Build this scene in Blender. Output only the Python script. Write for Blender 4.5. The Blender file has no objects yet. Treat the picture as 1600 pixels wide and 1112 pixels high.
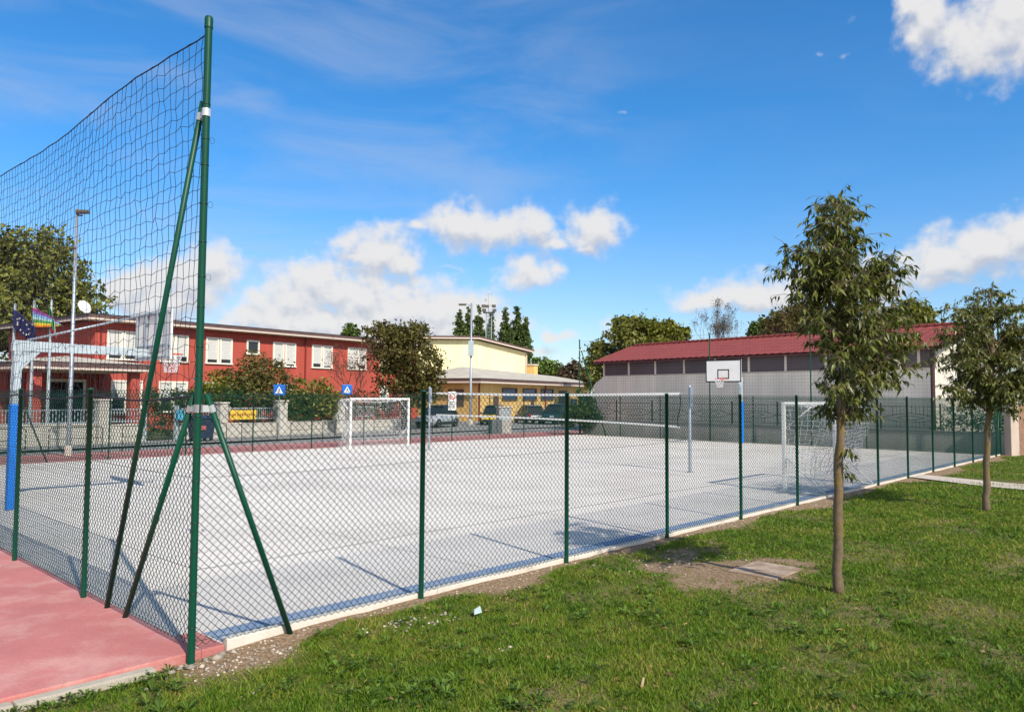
import bpy, bmesh, math, random
import numpy as np
from mathutils import Vector, Matrix
R = math.radians
scene = bpy.context.scene
COL = scene.collection
# ------------------------------------------------------------------ camera
CAM = np.array([-2.9075, -6.3679, 2.18]); YAW, PITCH, ROLL, FPX = R(43.0614), R(3.0459), R(0.3559), 1186.35
_f = np.array([math.cos(YAW)*math.cos(PITCH), math.sin(YAW)*math.cos(PITCH), math.sin(PITCH)])
_r0 = np.array([math.sin(YAW), -math.cos(YAW), 0.0]); _u0 = np.cross(_r0, _f)
_r = _r0*math.cos(ROLL)+_u0*math.sin(ROLL); _u = -_r0*math.sin(ROLL)+_u0*math.cos(ROLL)
cam = bpy.data.cameras.new("camera"); cam.sensor_width = 36; cam.lens = FPX/1600*36
cam.clip_start = 0.05; cam.clip_end = 6000
cam_o = bpy.data.objects.new("camera", cam); COL.objects.link(cam_o); scene.camera = cam_o
cam_o.matrix_world = Matrix(((_r[0], _u[0], -_f[0], CAM[0]), (_r[1], _u[1], -_f[1], CAM[1]), (_r[2], _u[2], -_f[2], CAM[2]), (0, 0, 0, 1)))
def ray(u, v): return _f + _r*(u-800)/FPX - _u*(v-556)/FPX
def at(u, v, D): return CAM + D*ray(u, v)            # a point of the place at a measured distance
# ------------------------------------------------------------------ light and sky
SUN_AZ, SUN_EL = 193.6, 42.0                          # clockwise from +Y
EXPO = 0.36
sd = Vector((math.sin(R(SUN_AZ))*math.cos(R(SUN_EL)), math.cos(R(SUN_AZ))*math.cos(R(SUN_EL)), math.sin(R(SUN_EL))))
sun = bpy.data.lights.new("sun", 'SUN'); sun.energy = 4.2; sun.angle = R(0.55); sun.color = (1.0, 0.925, 0.79)
sun_o = bpy.data.objects.new("sun", sun); COL.objects.link(sun_o); sun_o.location = (0, 0, 60)
sun_o.rotation_euler = (-sd).to_track_quat('-Z', 'Y').to_euler()
vs = scene.view_settings; vs.view_transform = 'Standard'; vs.look = 'None'; vs.exposure = EXPO; vs.gamma = 1.0; vs.use_curve_mapping = False
world = bpy.data.worlds.new("World"); scene.world = world; world.use_nodes = True
def puff_dir(u, v):
    d = ray(u, v); d = d/np.linalg.norm(d)
    return math.atan2(d[1], d[0]), math.asin(d[2])
# cloud puffs: place, half widths, weight
PUFFS = [(330,420,48,36,1),(290,442,65,38,1),(215,448,55,36,1),(250,468,100,28,1),(180,474,30,20,.8),
 (490,442,62,36,1),(450,472,75,36,1),(420,492,55,22,1),(560,464,68,48,1),(620,484,90,48,1),(690,490,80,42,1),(745,494,55,34,1),(470,505,110,36,1),(600,510,130,34,1),(720,512,90,30,1),(380,505,40,20,.8),
 (590,392,52,34,1),(622,412,40,26,.8),(556,402,40,18,.7),(725,354,52,30,1),(770,360,52,28,1),(835,354,38,28,1),(862,380,45,16,.7),(648,352,30,12,.5),
 (926,360,42,32,1),(914,386,30,12,.6),(830,428,46,30,.8),(862,426,30,14,.6),(870,527,32,14,.7),(858,552,34,14,.6),(700,420,60,14,.25),(478,404,24,12,.4),
 (1190,458,60,26,1),(1120,462,70,24,.8),(1270,450,70,30,1),(1350,446,80,30,1),(1540,388,95,38,1),(1490,408,85,28,1),(1595,372,70,38,1),(1470,440,90,20,.5),
 (1456,36,46,44,1),(1520,66,70,44,1),(1585,34,85,66,1),(1500,98,55,20,.7),(1420,10,26,30,.8),(1312,42,33,28,-.10),(1280,80,39,16,-.10),(1330,84,36,16,-.10),
 (930,127,27,12,-.10),(968,171,30,15,-.10),(622,288,48,12,-.10),(1015,138,44,13,-.15),(1060,470,60,22,.3),(960,520,60,40,.25)]
def sky_nodes():
    nt = world.node_tree; N = nt.nodes; L = nt.links
    g = bpy.data.node_groups.new("cloud_field", 'ShaderNodeTree')
    g.interface.new_socket("Dir", in_out='INPUT', socket_type='NodeSocketVector')
    g.interface.new_socket("Lift", in_out='INPUT', socket_type='NodeSocketFloat')
    g.interface.new_socket("Field", in_out='OUTPUT', socket_type='NodeSocketFloat')
    n = g.nodes; l = g.links
    gi = n.new('NodeGroupInput'); go = n.new('NodeGroupOutput')
    def M(op, a, b=None, c=None):
        m = n.new('ShaderNodeMath'); m.operation = op
        for i, x in enumerate((a, b, c)):
            if x is None: continue
            if isinstance(x, (int, float)): m.inputs[i].default_value = x
            else: l.new(x, m.inputs[i])
        return m.outputs[0]
    def V(op, a, b):
        m = n.new('ShaderNodeVectorMath'); m.operation = op
        for i, x in enumerate((a, b)):
            if x is None: continue
            if isinstance(x, tuple): m.inputs[i].default_value = x
            else: l.new(x, m.inputs[i])
        return m
    sp = n.new('ShaderNodeSeparateXYZ'); l.new(gi.outputs[0], sp.inputs[0])
    az = M('ARCTAN2', sp.outputs[1], sp.outputs[0]); el = M('ADD', M('ARCSINE', sp.outputs[2]), gi.outputs[1])
    cb = n.new('ShaderNodeCombineXYZ'); l.new(az, cb.inputs[0]); l.new(el, cb.inputs[1])
    wn = n.new('ShaderNodeTexNoise'); wn.inputs['Scale'].default_value = 22; wn.inputs['Detail'].default_value = 3
    l.new(cb.outputs[0], wn.inputs['Vector'])
    wv = V('MULTIPLY', V('SUBTRACT', wn.outputs['Color'], (.5, .5, .5)).outputs[0], (.05, .035, 0)).outputs[0]
    p = V('ADD', cb.outputs[0], wv).outputs[0]
    cur = None
    for (u, v, ru, rv, w) in PUFFS:
        a, e = puff_dir(u, v); k = math.cos(math.atan((u-800)/FPX))
        d = V('MULTIPLY', V('SUBTRACT', p, (a, e, 0)).outputs[0], (FPX/(ru*1.25*k*k), FPX/(rv*1.25*k), 0)).outputs[0]
        ln = V('LENGTH', d, None).outputs['Value']
        f = M('MULTIPLY_ADD', ln, -1.0, w)
        cur = f if cur is None else M('SMOOTH_MAX', cur, f, .25)
    fn = n.new('ShaderNodeTexNoise'); fn.inputs['Scale'].default_value = 38; fn.inputs['Detail'].default_value = 8; fn.inputs['Roughness'].default_value = .52
    l.new(cb.outputs[0], fn.inputs['Vector'])
    cur = M('MAXIMUM', cur, -1.5)
    out = M('ADD', cur, M('MULTIPLY', M('SUBTRACT', fn.outputs['Fac'], .5), 1.55))
    l.new(out, go.inputs[0])
    bg = N['Background']; out_w = N['World Output']
    sky = N.new('ShaderNodeTexSky'); sky.sky_type = 'NISHITA'; sky.sun_disc = False
    sky.sun_elevation = R(SUN_EL); sky.sun_rotation = R(SUN_AZ); sky.altitude = 50; sky.air_density = 1.0; sky.dust_density = .6; sky.ozone_density = 2.2
    tc = N.new('ShaderNodeTexCoord')
    A = N.new('ShaderNodeGroup'); A.node_tree = g; B = N.new('ShaderNodeGroup'); B.node_tree = g
    L.new(tc.outputs['Generated'], A.inputs[0]); L.new(tc.outputs['Generated'], B.inputs[0]); A.inputs[1].default_value = 0; B.inputs[1].default_value = .018
    def WM(op, a, b=None, c=None, clamp=False):
        m = N.new('ShaderNodeMath'); m.operation = op; m.use_clamp = clamp
        for i, x in enumerate((a, b, c)):
            if x is None: continue
            if isinstance(x, (int, float)): m.inputs[i].default_value = x
            else: L.new(x, m.inputs[i])
        return m.outputs[0]
    def mr(x, a, b, c=0, d=1, smooth=True):
        m = N.new('ShaderNodeMapRange'); m.interpolation_type = 'SMOOTHSTEP' if smooth else 'LINEAR'
        L.new(x, m.inputs['Value'])
        for k, q in zip(('From Min', 'From Max', 'To Min', 'To Max'), (a, b, c, d)): m.inputs[k].default_value = q
        return m.outputs['Result']
    cov = mr(A.outputs[0], -.26, .62)
    lit = mr(WM('SUBTRACT', A.outputs[0], B.outputs[0]), -.62, .36)
    hs = N.new('ShaderNodeHueSaturation'); hs.inputs['Saturation'].default_value = 1.10; hs.inputs['Value'].default_value = 1.0
    tn = N.new('ShaderNodeMix'); tn.data_type = 'RGBA'; tn.blend_type = 'MULTIPLY'; tn.inputs['Factor'].default_value = 1; L.new(sky.outputs[0], tn.inputs['A']); sz = N.new('ShaderNodeSeparateXYZ'); L.new(tc.outputs['Generated'], sz.inputs[0]); tm = N.new('ShaderNodeMix'); tm.data_type = 'RGBA'; L.new(mr(sz.outputs[2], 0.0, .34), tm.inputs['Factor']); tm.inputs['A'].default_value = (.70, .745, .84, 1); tm.inputs['B'].default_value = (.46, .75, .97, 1); L.new(tm.outputs['Result'], tn.inputs['B']); L.new(tn.outputs['Result'], hs.inputs['Color'])
    cc = N.new('ShaderNodeMix'); cc.data_type = 'RGBA'; L.new(lit, cc.inputs['Factor'])
    K = .84/(2**EXPO)/SKY
    cc.inputs['A'].default_value = (.66*K, .70*K, .80*K, 1); cc.inputs['B'].default_value = (1.0*K, .985*K, .98*K, 1)
    # thin high cirrus veil
    mp = N.new('ShaderNodeMapping'); mp.inputs['Scale'].default_value = (2.2, 2.2, 9.0); mp.inputs['Rotation'].default_value = (R(12), R(-14), 0)
    L.new(tc.outputs['Generated'], mp.inputs['Vector'])
    cn = N.new('ShaderNodeTexNoise'); cn.inputs['Scale'].default_value = 1.6; cn.inputs['Detail'].default_value = 5; cn.inputs['Roughness'].default_value = .55; cn.inputs['Distortion'].default_value = .6
    L.new(mp.outputs[0], cn.inputs['Vector'])
    va, ve = puff_dir(330, 60)
    vd = (math.cos(va)*math.cos(ve), math.sin(va)*math.cos(ve), math.sin(ve))
    dp = N.new('ShaderNodeVectorMath'); dp.operation = 'DOT_PRODUCT'; L.new(tc.outputs['Generated'], dp.inputs[0]); dp.inputs[1].default_value = vd
    veil = WM('MULTIPLY', mr(cn.outputs['Fac'], .34, .74), mr(dp.outputs['Value'], .82, .98, .05, .40))
    m1 = N.new('ShaderNodeMix'); m1.data_type = 'RGBA'; L.new(veil, m1.inputs['Factor']); L.new(hs.outputs[0], m1.inputs['A']); m1.inputs['B'].default_value = (.62*K, .70*K, .86*K, 1)
    m2 = N.new('ShaderNodeMix'); m2.data_type = 'RGBA'; L.new(WM('MULTIPLY', cov, .96), m2.inputs['Factor']); L.new(m1.outputs['Result'], m2.inputs['A']); L.new(cc.outputs['Result'], m2.inputs['B'])
    rn = N.new('ShaderNodeTexNoise'); rn.inputs['Scale'].default_value = 2.6; rn.inputs['Detail'].default_value = 6; L.new(tc.outputs['Generated'], rn.inputs['Vector'])  # unseen bright cloud cover behind the camera, added to lift and whiten fill light
    rd = N.new('ShaderNodeVectorMath'); rd.operation = 'DOT_PRODUCT'; L.new(tc.outputs['Generated'], rd.inputs[0]); rd.inputs[1].default_value = (-math.cos(YAW), -math.sin(YAW), 0)
    m3 = N.new('ShaderNodeMix'); m3.data_type = 'RGBA'; L.new(WM('MULTIPLY', mr(rn.outputs['Fac'], .38, .54), mr(rd.outputs['Value'], -.05, .30, 0, .92)), m3.inputs['Factor']); L.new(m2.outputs['Result'], m3.inputs['A']); m3.inputs['B'].default_value = (1.05*K, 1.0*K, .96*K, 1)
    L.new(m3.outputs['Result'], bg.inputs['Color']); bg.inputs['Strength'].default_value = SKY
    world.cycles.sampling_method = 'MANUAL'; world.cycles.sample_map_resolution = 512
SKY = 0.15
sky_nodes()
scene.cycles.max_bounces = 6; scene.cycles.transparent_max_bounces = 8
# ------------------------------------------------------------------ helpers
def c8(r, g, b):
    def q(x):
        x /= 255.0
        return x/12.92 if x <= .04045 else ((x+.055)/1.055)**2.4
    return (q(r), q(g), q(b))
MATS = {}
def mat(name, col, rough=.6, metal=0, var=.12, vs=3.0, detail=5, bump=0.0, bs=60, fine=0.0, fs=90, island=0.0, trans=0.0, spec=.5, dark=None, dscale=1.2, dlo=.45, dhi=.7, streak=None, ramp=None):
    """procedural surface: base colour broken up by large noise, fine grain, stains and bump"""
    if name in MATS: return MATS[name]
    m = bpy.data.materials.new(name); m.use_nodes = True; MATS[name] = m
    nt = m.node_tree; N = nt.nodes; L = nt.links; b = N['Principled BSDF']
    b.inputs['Roughness'].default_value = rough; b.inputs['Metallic'].default_value = metal; b.inputs['Specular IOR Level'].default_value = spec
    tc = N.new('ShaderNodeTexCoord'); co = tc.outputs['Object']
    def noise(s, d=detail, r=.6):
        n = N.new('ShaderNodeTexNoise'); n.inputs['Scale'].default_value = s; n.inputs['Detail'].default_value = d; n.inputs['Roughness'].default_value = r
        L.new(co, n.inputs['Vector']); return n.outputs['Fac']
    def mul(colsock, fac, amt):
        mr = N.new('ShaderNodeMapRange'); L.new(fac, mr.inputs['Value']); mr.inputs['From Min'].default_value = .25; mr.inputs['From Max'].default_value = .75
        mr.inputs['To Min'].default_value = 1-amt; mr.inputs['To Max'].default_value = 1+amt
        vm = N.new('ShaderNodeVectorMath'); vm.operation = 'SCALE'; L.new(colsock, vm.inputs[0]); L.new(mr.outputs[0], vm.inputs['Scale']); return vm.outputs[0]
    rgb = N.new('ShaderNodeRGB'); rgb.outputs[0].default_value = (*col, 1); c = rgb.outputs[0]
    if dark is not None:
        f = noise(dscale, 6, .62); mr = N.new('ShaderNodeMapRange'); mr.interpolation_type = 'SMOOTHSTEP'; L.new(f, mr.inputs['Value']); mr.inputs['From Min'].default_value = dlo; mr.inputs['From Max'].default_value = dhi
        mx = N.new('ShaderNodeMix'); mx.data_type = 'RGBA'; L.new(mr.outputs[0], mx.inputs['Factor']); L.new(c, mx.inputs['A']); mx.inputs['B'].default_value = (*dark, 1); c = mx.outputs['Result']
    if streak is not None:
        mp = N.new('ShaderNodeMapping'); L.new(co, mp.inputs['Vector']); mp.inputs['Scale'].default_value = (streak, streak, .12*streak)
        n2 = N.new('ShaderNodeTexNoise'); n2.inputs['Scale'].default_value = 1; n2.inputs['Detail'].default_value = 5; L.new(mp.outputs[0], n2.inputs['Vector']); c = mul(c, n2.outputs['Fac'], .14)
    if var: c = mul(c, noise(vs), var)
    if fine: c = mul(c, noise(fs, 3, .7), fine)
    if island:
        ge = N.new('ShaderNodeNewGeometry'); c = mul(c, ge.outputs['Random Per Island'], island)
    L.new(c, b.inputs['Base Color'])
    if bump:
        bp = N.new('ShaderNodeBump'); bp.inputs['Strength'].default_value = bump; bp.inputs['Distance'].default_value = .02; L.new(noise(bs, 6, .65), bp.inputs['Height']); L.new(bp.outputs[0], b.inputs['Normal'])
    if trans:
        tr = N.new('ShaderNodeBsdfTranslucent'); vm = N.new('ShaderNodeVectorMath'); vm.operation = 'MULTIPLY'; L.new(c, vm.inputs[0]); vm.inputs[1].default_value = (1.3, 1.5, .6); L.new(vm.outputs[0], tr.inputs['Color'])
        mx = N.new('ShaderNodeMixShader'); mx.inputs[0].default_value = trans; L.new(b.outputs[0], mx.inputs[1]); L.new(tr.outputs[0], mx.inputs[2]); L.new(mx.outputs[0], N['Material Output'].inputs['Surface'])
    return m
def tag(o, label=None, cat=None, group=None, kind=None):
    if label: o['label'] = label
    if cat: o['category'] = cat
    if group: o['group'] = group
    if kind: o['kind'] = kind
    return o
def empty(name, loc=(0, 0, 0), az=0, label=None, cat=None, group=None):
    o = bpy.data.objects.new(name, None); COL.objects.link(o); o.location = loc; o.rotation_euler = (0, 0, R(az)); o.empty_display_size = .2
    return tag(o, label, cat, group)
def link(name, me, m, parent=None, smooth=False):
    for x in (m if isinstance(m, (list, tuple)) else [m]): me.materials.append(x)
    if smooth: me.polygons.foreach_set('use_smooth', [True]*len(me.polygons))
    o = bpy.data.objects.new(name, me); COL.objects.link(o)
    if parent: o.parent = parent
    return o
class MB:
    def __init__(s): s.v = []; s.f = []; s.m = []
    def add(s, vs, fs, mi=0):
        b = len(s.v); s.v += [tuple(map(float, q)) for q in vs]; s.f += [tuple(b+i for i in q) for q in fs]; s.m += [mi]*len(fs); return s
    def box(s, x0, x1, y0, y1, z0, z1, mi=0):
        return s.add([(x0,y0,z0),(x1,y0,z0),(x1,y1,z0),(x0,y1,z0),(x0,y0,z1),(x1,y0,z1),(x1,y1,z1),(x0,y1,z1)],
                     [(0,3,2,1),(4,5,6,7),(0,1,5,4),(1,2,6,5),(2,3,7,6),(3,0,4,7)], mi)
    def bbox(s, x0, x1, y0, y1, z0, z1, b=.01, mi=0):   # box with chamfered edges
        bm = bmesh.new(); bmesh.ops.create_cube(bm, size=1)
        for q in bm.verts: q.co = Vector(((x0+x1)/2+q.co.x*(x1-x0), (y0+y1)/2+q.co.y*(y1-y0), (z0+z1)/2+q.co.z*(z1-z0)))
        bmesh.ops.bevel(bm, geom=bm.edges[:], offset=b, segments=2, affect='EDGES', profile=.6)
        bm.verts.index_update(); s.add([q.co[:] for q in bm.verts], [[q.index for q in f.verts] for f in bm.faces], mi); bm.free(); return s
    def tube(s, pts, rad, n=10, cap=True, mi=0, sq=False):
        pts = [Vector(p) for p in pts]; rad = rad if isinstance(rad, (list, tuple)) else [rad]*len(pts)
        vs = []; up = None
        for i, p in enumerate(pts):
            t = (pts[min(i+1, len(pts)-1)]-pts[max(i-1, 0)]).normalized()
            if up is None: up = Vector((0, 0, 1)) if abs(t.z) < .9 else Vector((1, 0, 0))
            a = t.cross(up).normalized(); b = a.cross(t).normalized(); up = b
            for k in range(n):
                w = 2*math.pi*(k+(.5 if sq else 0))/n; vs.append(p+(a*math.cos(w)+b*math.sin(w))*rad[i])
        fs = [(i*n+k, i*n+(k+1) % n, (i+1)*n+(k+1) % n, (i+1)*n+k) for i in range(len(pts)-1) for k in range(n)]
        if cap: fs += [tuple(range(n-1, -1, -1)), tuple((len(pts)-1)*n+k for k in range(n))]
        return s.add(vs, fs, mi)
    def lathe(s, prof, c=(0, 0, 0), n=24, axis='z', mi=0):   # prof: (radius, height)
        vs = []
        for r_, h in prof:
            for k in range(n):
                w = 2*math.pi*k/n; q = (r_*math.cos(w), r_*math.sin(w), h)
                q = {'z': q, 'y': (q[0], q[2], q[1]), 'x': (q[2], q[0], q[1])}[axis]; vs.append((c[0]+q[0], c[1]+q[1], c[2]+q[2]))
        fs = [(i*n+k, i*n+(k+1) % n, (i+1)*n+(k+1) % n, (i+1)*n+k) for i in range(len(prof)-1) for k in range(n)]
        return s.add(vs, fs, mi)
    def prism(s, poly, y0, y1, plane='xz', mi=0):
        n = len(poly)
        def P(a, b, h): return {'xz': (a, h, b), 'xy': (a, b, h), 'yz': (h, a, b)}[plane]
        vs = [P(a, b, y0) for a, b in poly]+[P(a, b, y1) for a, b in poly]
        return s.add(vs, [tuple(range(n)), tuple(range(2*n-1, n-1, -1))]+[(i, n+i, n+(i+1) % n, (i+1) % n) for i in range(n)], mi)
    def build(s, name, m, parent=None, smooth=False, bevel=0, rec=True):
        me = bpy.data.meshes.new(name); me.from_pydata(s.v, [], s.f); me.polygons.foreach_set('material_index', s.m)
        bm = bmesh.new(); bm.from_mesh(me)
        if rec: bmesh.ops.recalc_face_normals(bm, faces=bm.faces[:])
        if bevel: bmesh.ops.bevel(bm, geom=bm.edges[:], offset=bevel, segments=2, affect='EDGES', profile=.6)
        bm.to_mesh(me); bm.free()
        return link(name, me, m, parent, smooth)
def np_mesh(name, V, F, m, parent=None, smooth=False):
    """fast mesh: V (n,3), F (k,3 or 4)"""
    me = bpy.data.meshes.new(name); k, w = F.shape
    me.vertices.add(len(V)); me.vertices.foreach_set('co', np.ascontiguousarray(V, dtype=np.float32).ravel())
    me.loops.add(k*w); me.loops.foreach_set('vertex_index', np.ascontiguousarray(F, dtype=np.int32).ravel())
    me.polygons.add(k); me.polygons.foreach_set('loop_start', np.arange(0, k*w, w, dtype=np.int32)); me.update(calc_edges=True); me.validate()
    return link(name, me, m, parent, smooth)
def segs(P0, P1, r):
    """three sided cords between P0 and P1 -> V, F"""
    P0 = np.asarray(P0, float); P1 = np.asarray(P1, float); d = P1-P0; d /= np.linalg.norm(d, axis=1)[:, None]+1e-9
    up = np.where(np.abs(d[:, 2:3]) < .8, np.array([[0, 0, 1.0]]), np.array([[1.0, 0, 0]]))
    a = np.cross(d, up); a /= np.linalg.norm(a, axis=1)[:, None]; b = np.cross(a, d); n = len(P0); V = np.zeros((n, 6, 3))
    for k in range(3):
        w = 2*math.pi*k/3; o = (a*math.cos(w)+b*math.sin(w))*r; V[:, k] = P0+o; V[:, 3+k] = P1+o
    F = np.concatenate([np.stack([np.arange(n)*6+q for q in (k, (k+1) % 3, 3+(k+1) % 3, 3+k)], 1) for k in range(3)])
    return V.reshape(-1, 3), F
def grid_net(G, r, skip=None):
    """G (a,b,3) grid of knots -> cords along both directions"""
    A0 = G[:-1].reshape(-1, 3); A1 = G[1:].reshape(-1, 3); B0 = G[:, :-1].reshape(-1, 3); B1 = G[:, 1:].reshape(-1, 3)
    return segs(np.concatenate([A0, B0]), np.concatenate([A1, B1]), r)
def vnoise(x, y, s, seed=0):
    x = np.asarray(x)*s; y = np.asarray(y)*s; i = np.floor(x).astype(int); j = np.floor(y).astype(int); fx = x-i; fy = y-j
    fx = fx*fx*(3-2*fx); fy = fy*fy*(3-2*fy)
    def h(a, b):
        q = np.sin(a*127.1+b*311.7+seed*74.7)*43758.5453; return q-np.floor(q)
    return (h(i, j)*(1-fx)+h(i+1, j)*fx)*(1-fy)+(h(i, j+1)*(1-fx)+h(i+1, j+1)*fx)*fy
def fbm(x, y, s, seed=0, o=4): return sum(vnoise(x, y, s*2**k, seed+k)*.5**k for k in range(o))/sum(.5**k for k in range(o))
def sstep(a, b, x): t = np.clip((x-a)/(b-a), 0, 1); return t*t*(3-2*t)
# ------------------------------------------------------------------ materials
GREEN = mat('green_paint', (.002, .060, .034), .42, var=.10, vs=6, fine=.06, spec=.3)
GREEN_D = mat('dark_green_paint', (.006, .030, .020), .4, var=.12)
WIRE = mat('green_wire', (.010, .056, .043), .6, var=0, spec=.2)
STEEL = mat('galvanised_steel', (.33, .37, .42), .45, metal=.5, var=.12, vs=14, fine=.12, fs=50)
STEEL_L = mat('pale_galvanised', (.42, .50, .56), .5, metal=.2, var=.16, vs=9, fine=.12, fs=40)
WHITE = mat('white_paint', (.80, .80, .79), .4, var=.05)
CORD = mat('white_cord', (.78, .80, .84), .8, var=0)
CORD_B = mat('dark_cord', (.012, .016, .030), .8, var=0)
BLUEPAD = mat('blue_pad', (.002, .21, .88), .5, var=.06, vs=8)
BLACK = mat('black_paint', (.012, .012, .014), .45, var=.1)
RUBBER = mat('rubber', (.012, .012, .013), .8, var=.1)
ORANGE = mat('orange_rim', (.72, .10, .02), .4, var=.06)
BAND = mat('clamp_band', (.66, .68, .70), .35, metal=.5, var=.1, vs=20)
CONC = mat('concrete_pale', (.62, .57, .51), .85, var=.10, vs=2.5, fine=.12, fs=45, bump=.15, bs=50, dark=(.42, .38, .33), dscale=2.0, dlo=.52, dhi=.8)
PLASTER = mat('wall_render', (.50, .47, .42), .9, var=.10, vs=.9, fine=.08, bump=.12, streak=2.2)
SCHOOL = mat('red_render', (.41, .072, .050), .85, var=.07, vs=.7, fine=.05, bump=.06, streak=1.5)
SCHOOL_D = mat('red_pipe', (.20, .018, .015), .5, var=.06)
BROWN = mat('brown_fascia', (.105, .062, .058), .6, var=.1, vs=2, streak=3)
TRIM = mat('pale_trim', (.62, .52, .45), .7, var=.06)
ROOFG = mat('grey_roof', (.42, .44, .46), .6, var=.10, vs=1.0, streak=2)
ROOFB = mat('beige_roof', (.46, .42, .35), .7, var=.12, vs=1.4, streak=2)
FRAME_W = mat('white_frame', (.80, .75, .66), .6, var=.04)
SHUT = mat('white_shutter', (.56, .56, .54), .6, var=.05, vs=6)
GLASS = mat('dark_glass', (.018, .020, .026), .08, var=.1, spec=.6)
GLASSB = mat('blue_glass', (.03, .07, .16), .1, var=.3, vs=2, spec=.7)
YELLOW = mat('pale_yellow_render', (.88, .80, .46), .85, var=.05, vs=.6, fine=.04, streak=1.2)
OCHRE = mat('ochre_render', (.72, .47, .17), .85, var=.07, vs=.8, fine=.05, streak=1.5)
BARNW = mat('grey_barn_wall', (.88, .80, .69), .8, var=.07, vs=.6, fine=.05, streak=1.4)
BARNP = mat('barn_glazing', (.12, .088, .095), .3, var=.25, vs=.5, spec=.5)
REDROOF = mat('red_tile_roof', (.25, .048, .036), .7, var=.12, vs=1.5, fine=.08, fs=30)
WHITEW = mat('white_render', (.70, .66, .58), .85, var=.08, vs=.7, fine=.06, streak=1.6)
BRICK_M = None
IRON = mat('dark_iron', (.018, .018, .020), .5, var=.1)
BARK = mat('bark', (.16, .115, .075), .9, var=.25, vs=14, bump=.5, bs=45, fine=.15, dark=(.20, .135, .03), dscale=3.0, dlo=.48, dhi=.66)
BARK_D = mat('dark_bark', (.055, .042, .032), .9, var=.25, vs=5)
BARK_G = mat('grey_twig', (.16, .14, .14), .9, var=.2, vs=5)
def leaf(name, col, **k): return mat(name, col, k.pop('rough', .55), var=k.pop('var', .22), vs=k.pop('vs', 1.1), island=k.pop('island', .45), trans=k.pop('trans', .25), spec=k.pop('spec', .3), **k)
LEAF_N = leaf('glossy_leaf', (.112, .125, .027), rough=.42, trans=.25, island=.5, vs=2.5, spec=.45)
LEAF_A = leaf('olive_leaf', (.155, .160, .030)); LEAF_B = leaf('dark_leaf', (.050, .072, .020)); LEAF_C = leaf('yellow_green_leaf', (.15, .155, .020))
LEAF_D = leaf('poplar_leaf', (.095, .130, .040)); LEAF_E = leaf('russet_leaf', (.105, .092, .024)); LEAF_F = leaf('hedge_leaf', (.045, .085, .020)); LEAF_G = leaf('fresh_leaf', (.095, .145, .026))
LEAF_H = leaf('brown_twig_leaf', (.11, .075, .05)); LEAF_P = leaf('pale_dry_leaf', (.17, .14, .12))
# ------------------------------------------------------------------ ground, court, road
def sheet(name, poly, z, m, label=None, cat=None):
    mb = MB(); mb.add([(x, y, z) for x, y in poly], [tuple(range(len(poly)))])
    return tag(mb.build(name, m), label, cat, kind='structure')
M_GROUND = mat('field', (.075, .085, .03), .95, var=.3, vs=.05, fine=.2, fs=2)
M_ROAD = mat('asphalt', (.27, .26, .255), .9, var=.12, vs=.3, fine=.15, fs=20, dark=(.21, .20, .20), dscale=.4)
g = sheet('ground', [(-2500, -2500), (2500, -2500), (2500, 2500), (-2500, 2500)], -.16, M_GROUND, 'flat open ground running out to the horizon', 'ground')
sheet('road', [(-60, 24.4), (31, 24.4), (34, 21), (90, 21), (95, 33), (70, 70), (30, 34.1), (-60, 21.9)], -.06, M_ROAD, 'grey asphalt street and car park beyond the court', 'road')
def court_mat():
    m = mat('court_concrete', (.68, .635, .59), .8, var=.06, vs=.35, fine=.07, fs=55, dark=(.56, .52, .48), dscale=.45, dlo=.40, dhi=.75, bump=.05, bs=80)
    nt = m.node_tree; N = nt.nodes; L = nt.links; b = N['Principled BSDF']; src = b.inputs['Base Color'].links[0].from_socket
    tc = N.new('ShaderNodeTexCoord'); sp = N.new('ShaderNodeSeparateXYZ'); L.new(tc.outputs['Object'], sp.inputs[0]); fac = None
    for i in (0, 1):
        q = N.new('ShaderNodeMath'); q.operation = 'PINGPONG'; L.new(sp.outputs[i], q.inputs[0]); q.inputs[1].default_value = 2.0
        w = N.new('ShaderNodeMath'); w.operation = 'LESS_THAN'; L.new(q.outputs[0], w.inputs[0]); w.inputs[1].default_value = .009
        fac = w.outputs[0] if fac is None else (lambda a: (L.new(fac, a.inputs[0]), L.new(w.outputs[0], a.inputs[1]), setattr(a, 'operation', 'MAXIMUM'), a.outputs[0])[-1])(N.new('ShaderNodeMath'))
    mx = N.new('ShaderNodeMix'); mx.data_type = 'RGBA'; L.new(fac, mx.inputs['Factor']); L.new(src, mx.inputs['A']); mx.inputs['B'].default_value = (.22, .20, .19, 1); L.new(mx.outputs['Result'], b.inputs['Base Color'])
    return m
M_RED = mat('red_paving', (.46, .160, .150), .85, var=.16, vs=.9, fine=.16, fs=60, dark=(.53, .27, .24), dscale=1.3, dlo=.44, dhi=.68, bump=.1, bs=60)
mb = MB(); _yy = [(.11, .004), (20.8, .004)]
mb.add([(x, y, z) for y, z in _yy for x in (.10, 31.9)], [(2*i, 2*i+1, 2*i+3, 2*i+2) for i in range(len(_yy)-1)])
tag(mb.build('sports_court', court_mat()), 'pale grey concrete sports court inside the fences', 'court', kind='structure')
def slab(name, x0, x1, y0, y1, z0, z1, m, label, cat, bevel=.012):
    return tag(MB().box(x0, x1, y0, y1, z0, z1).build(name, m, bevel=bevel), label, cat, kind='structure')
slab('pavement', -14, .12, .06, 24.3, -.20, .008, M_RED, 'dusty red painted pavement left of the court', 'pavement')
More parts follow.
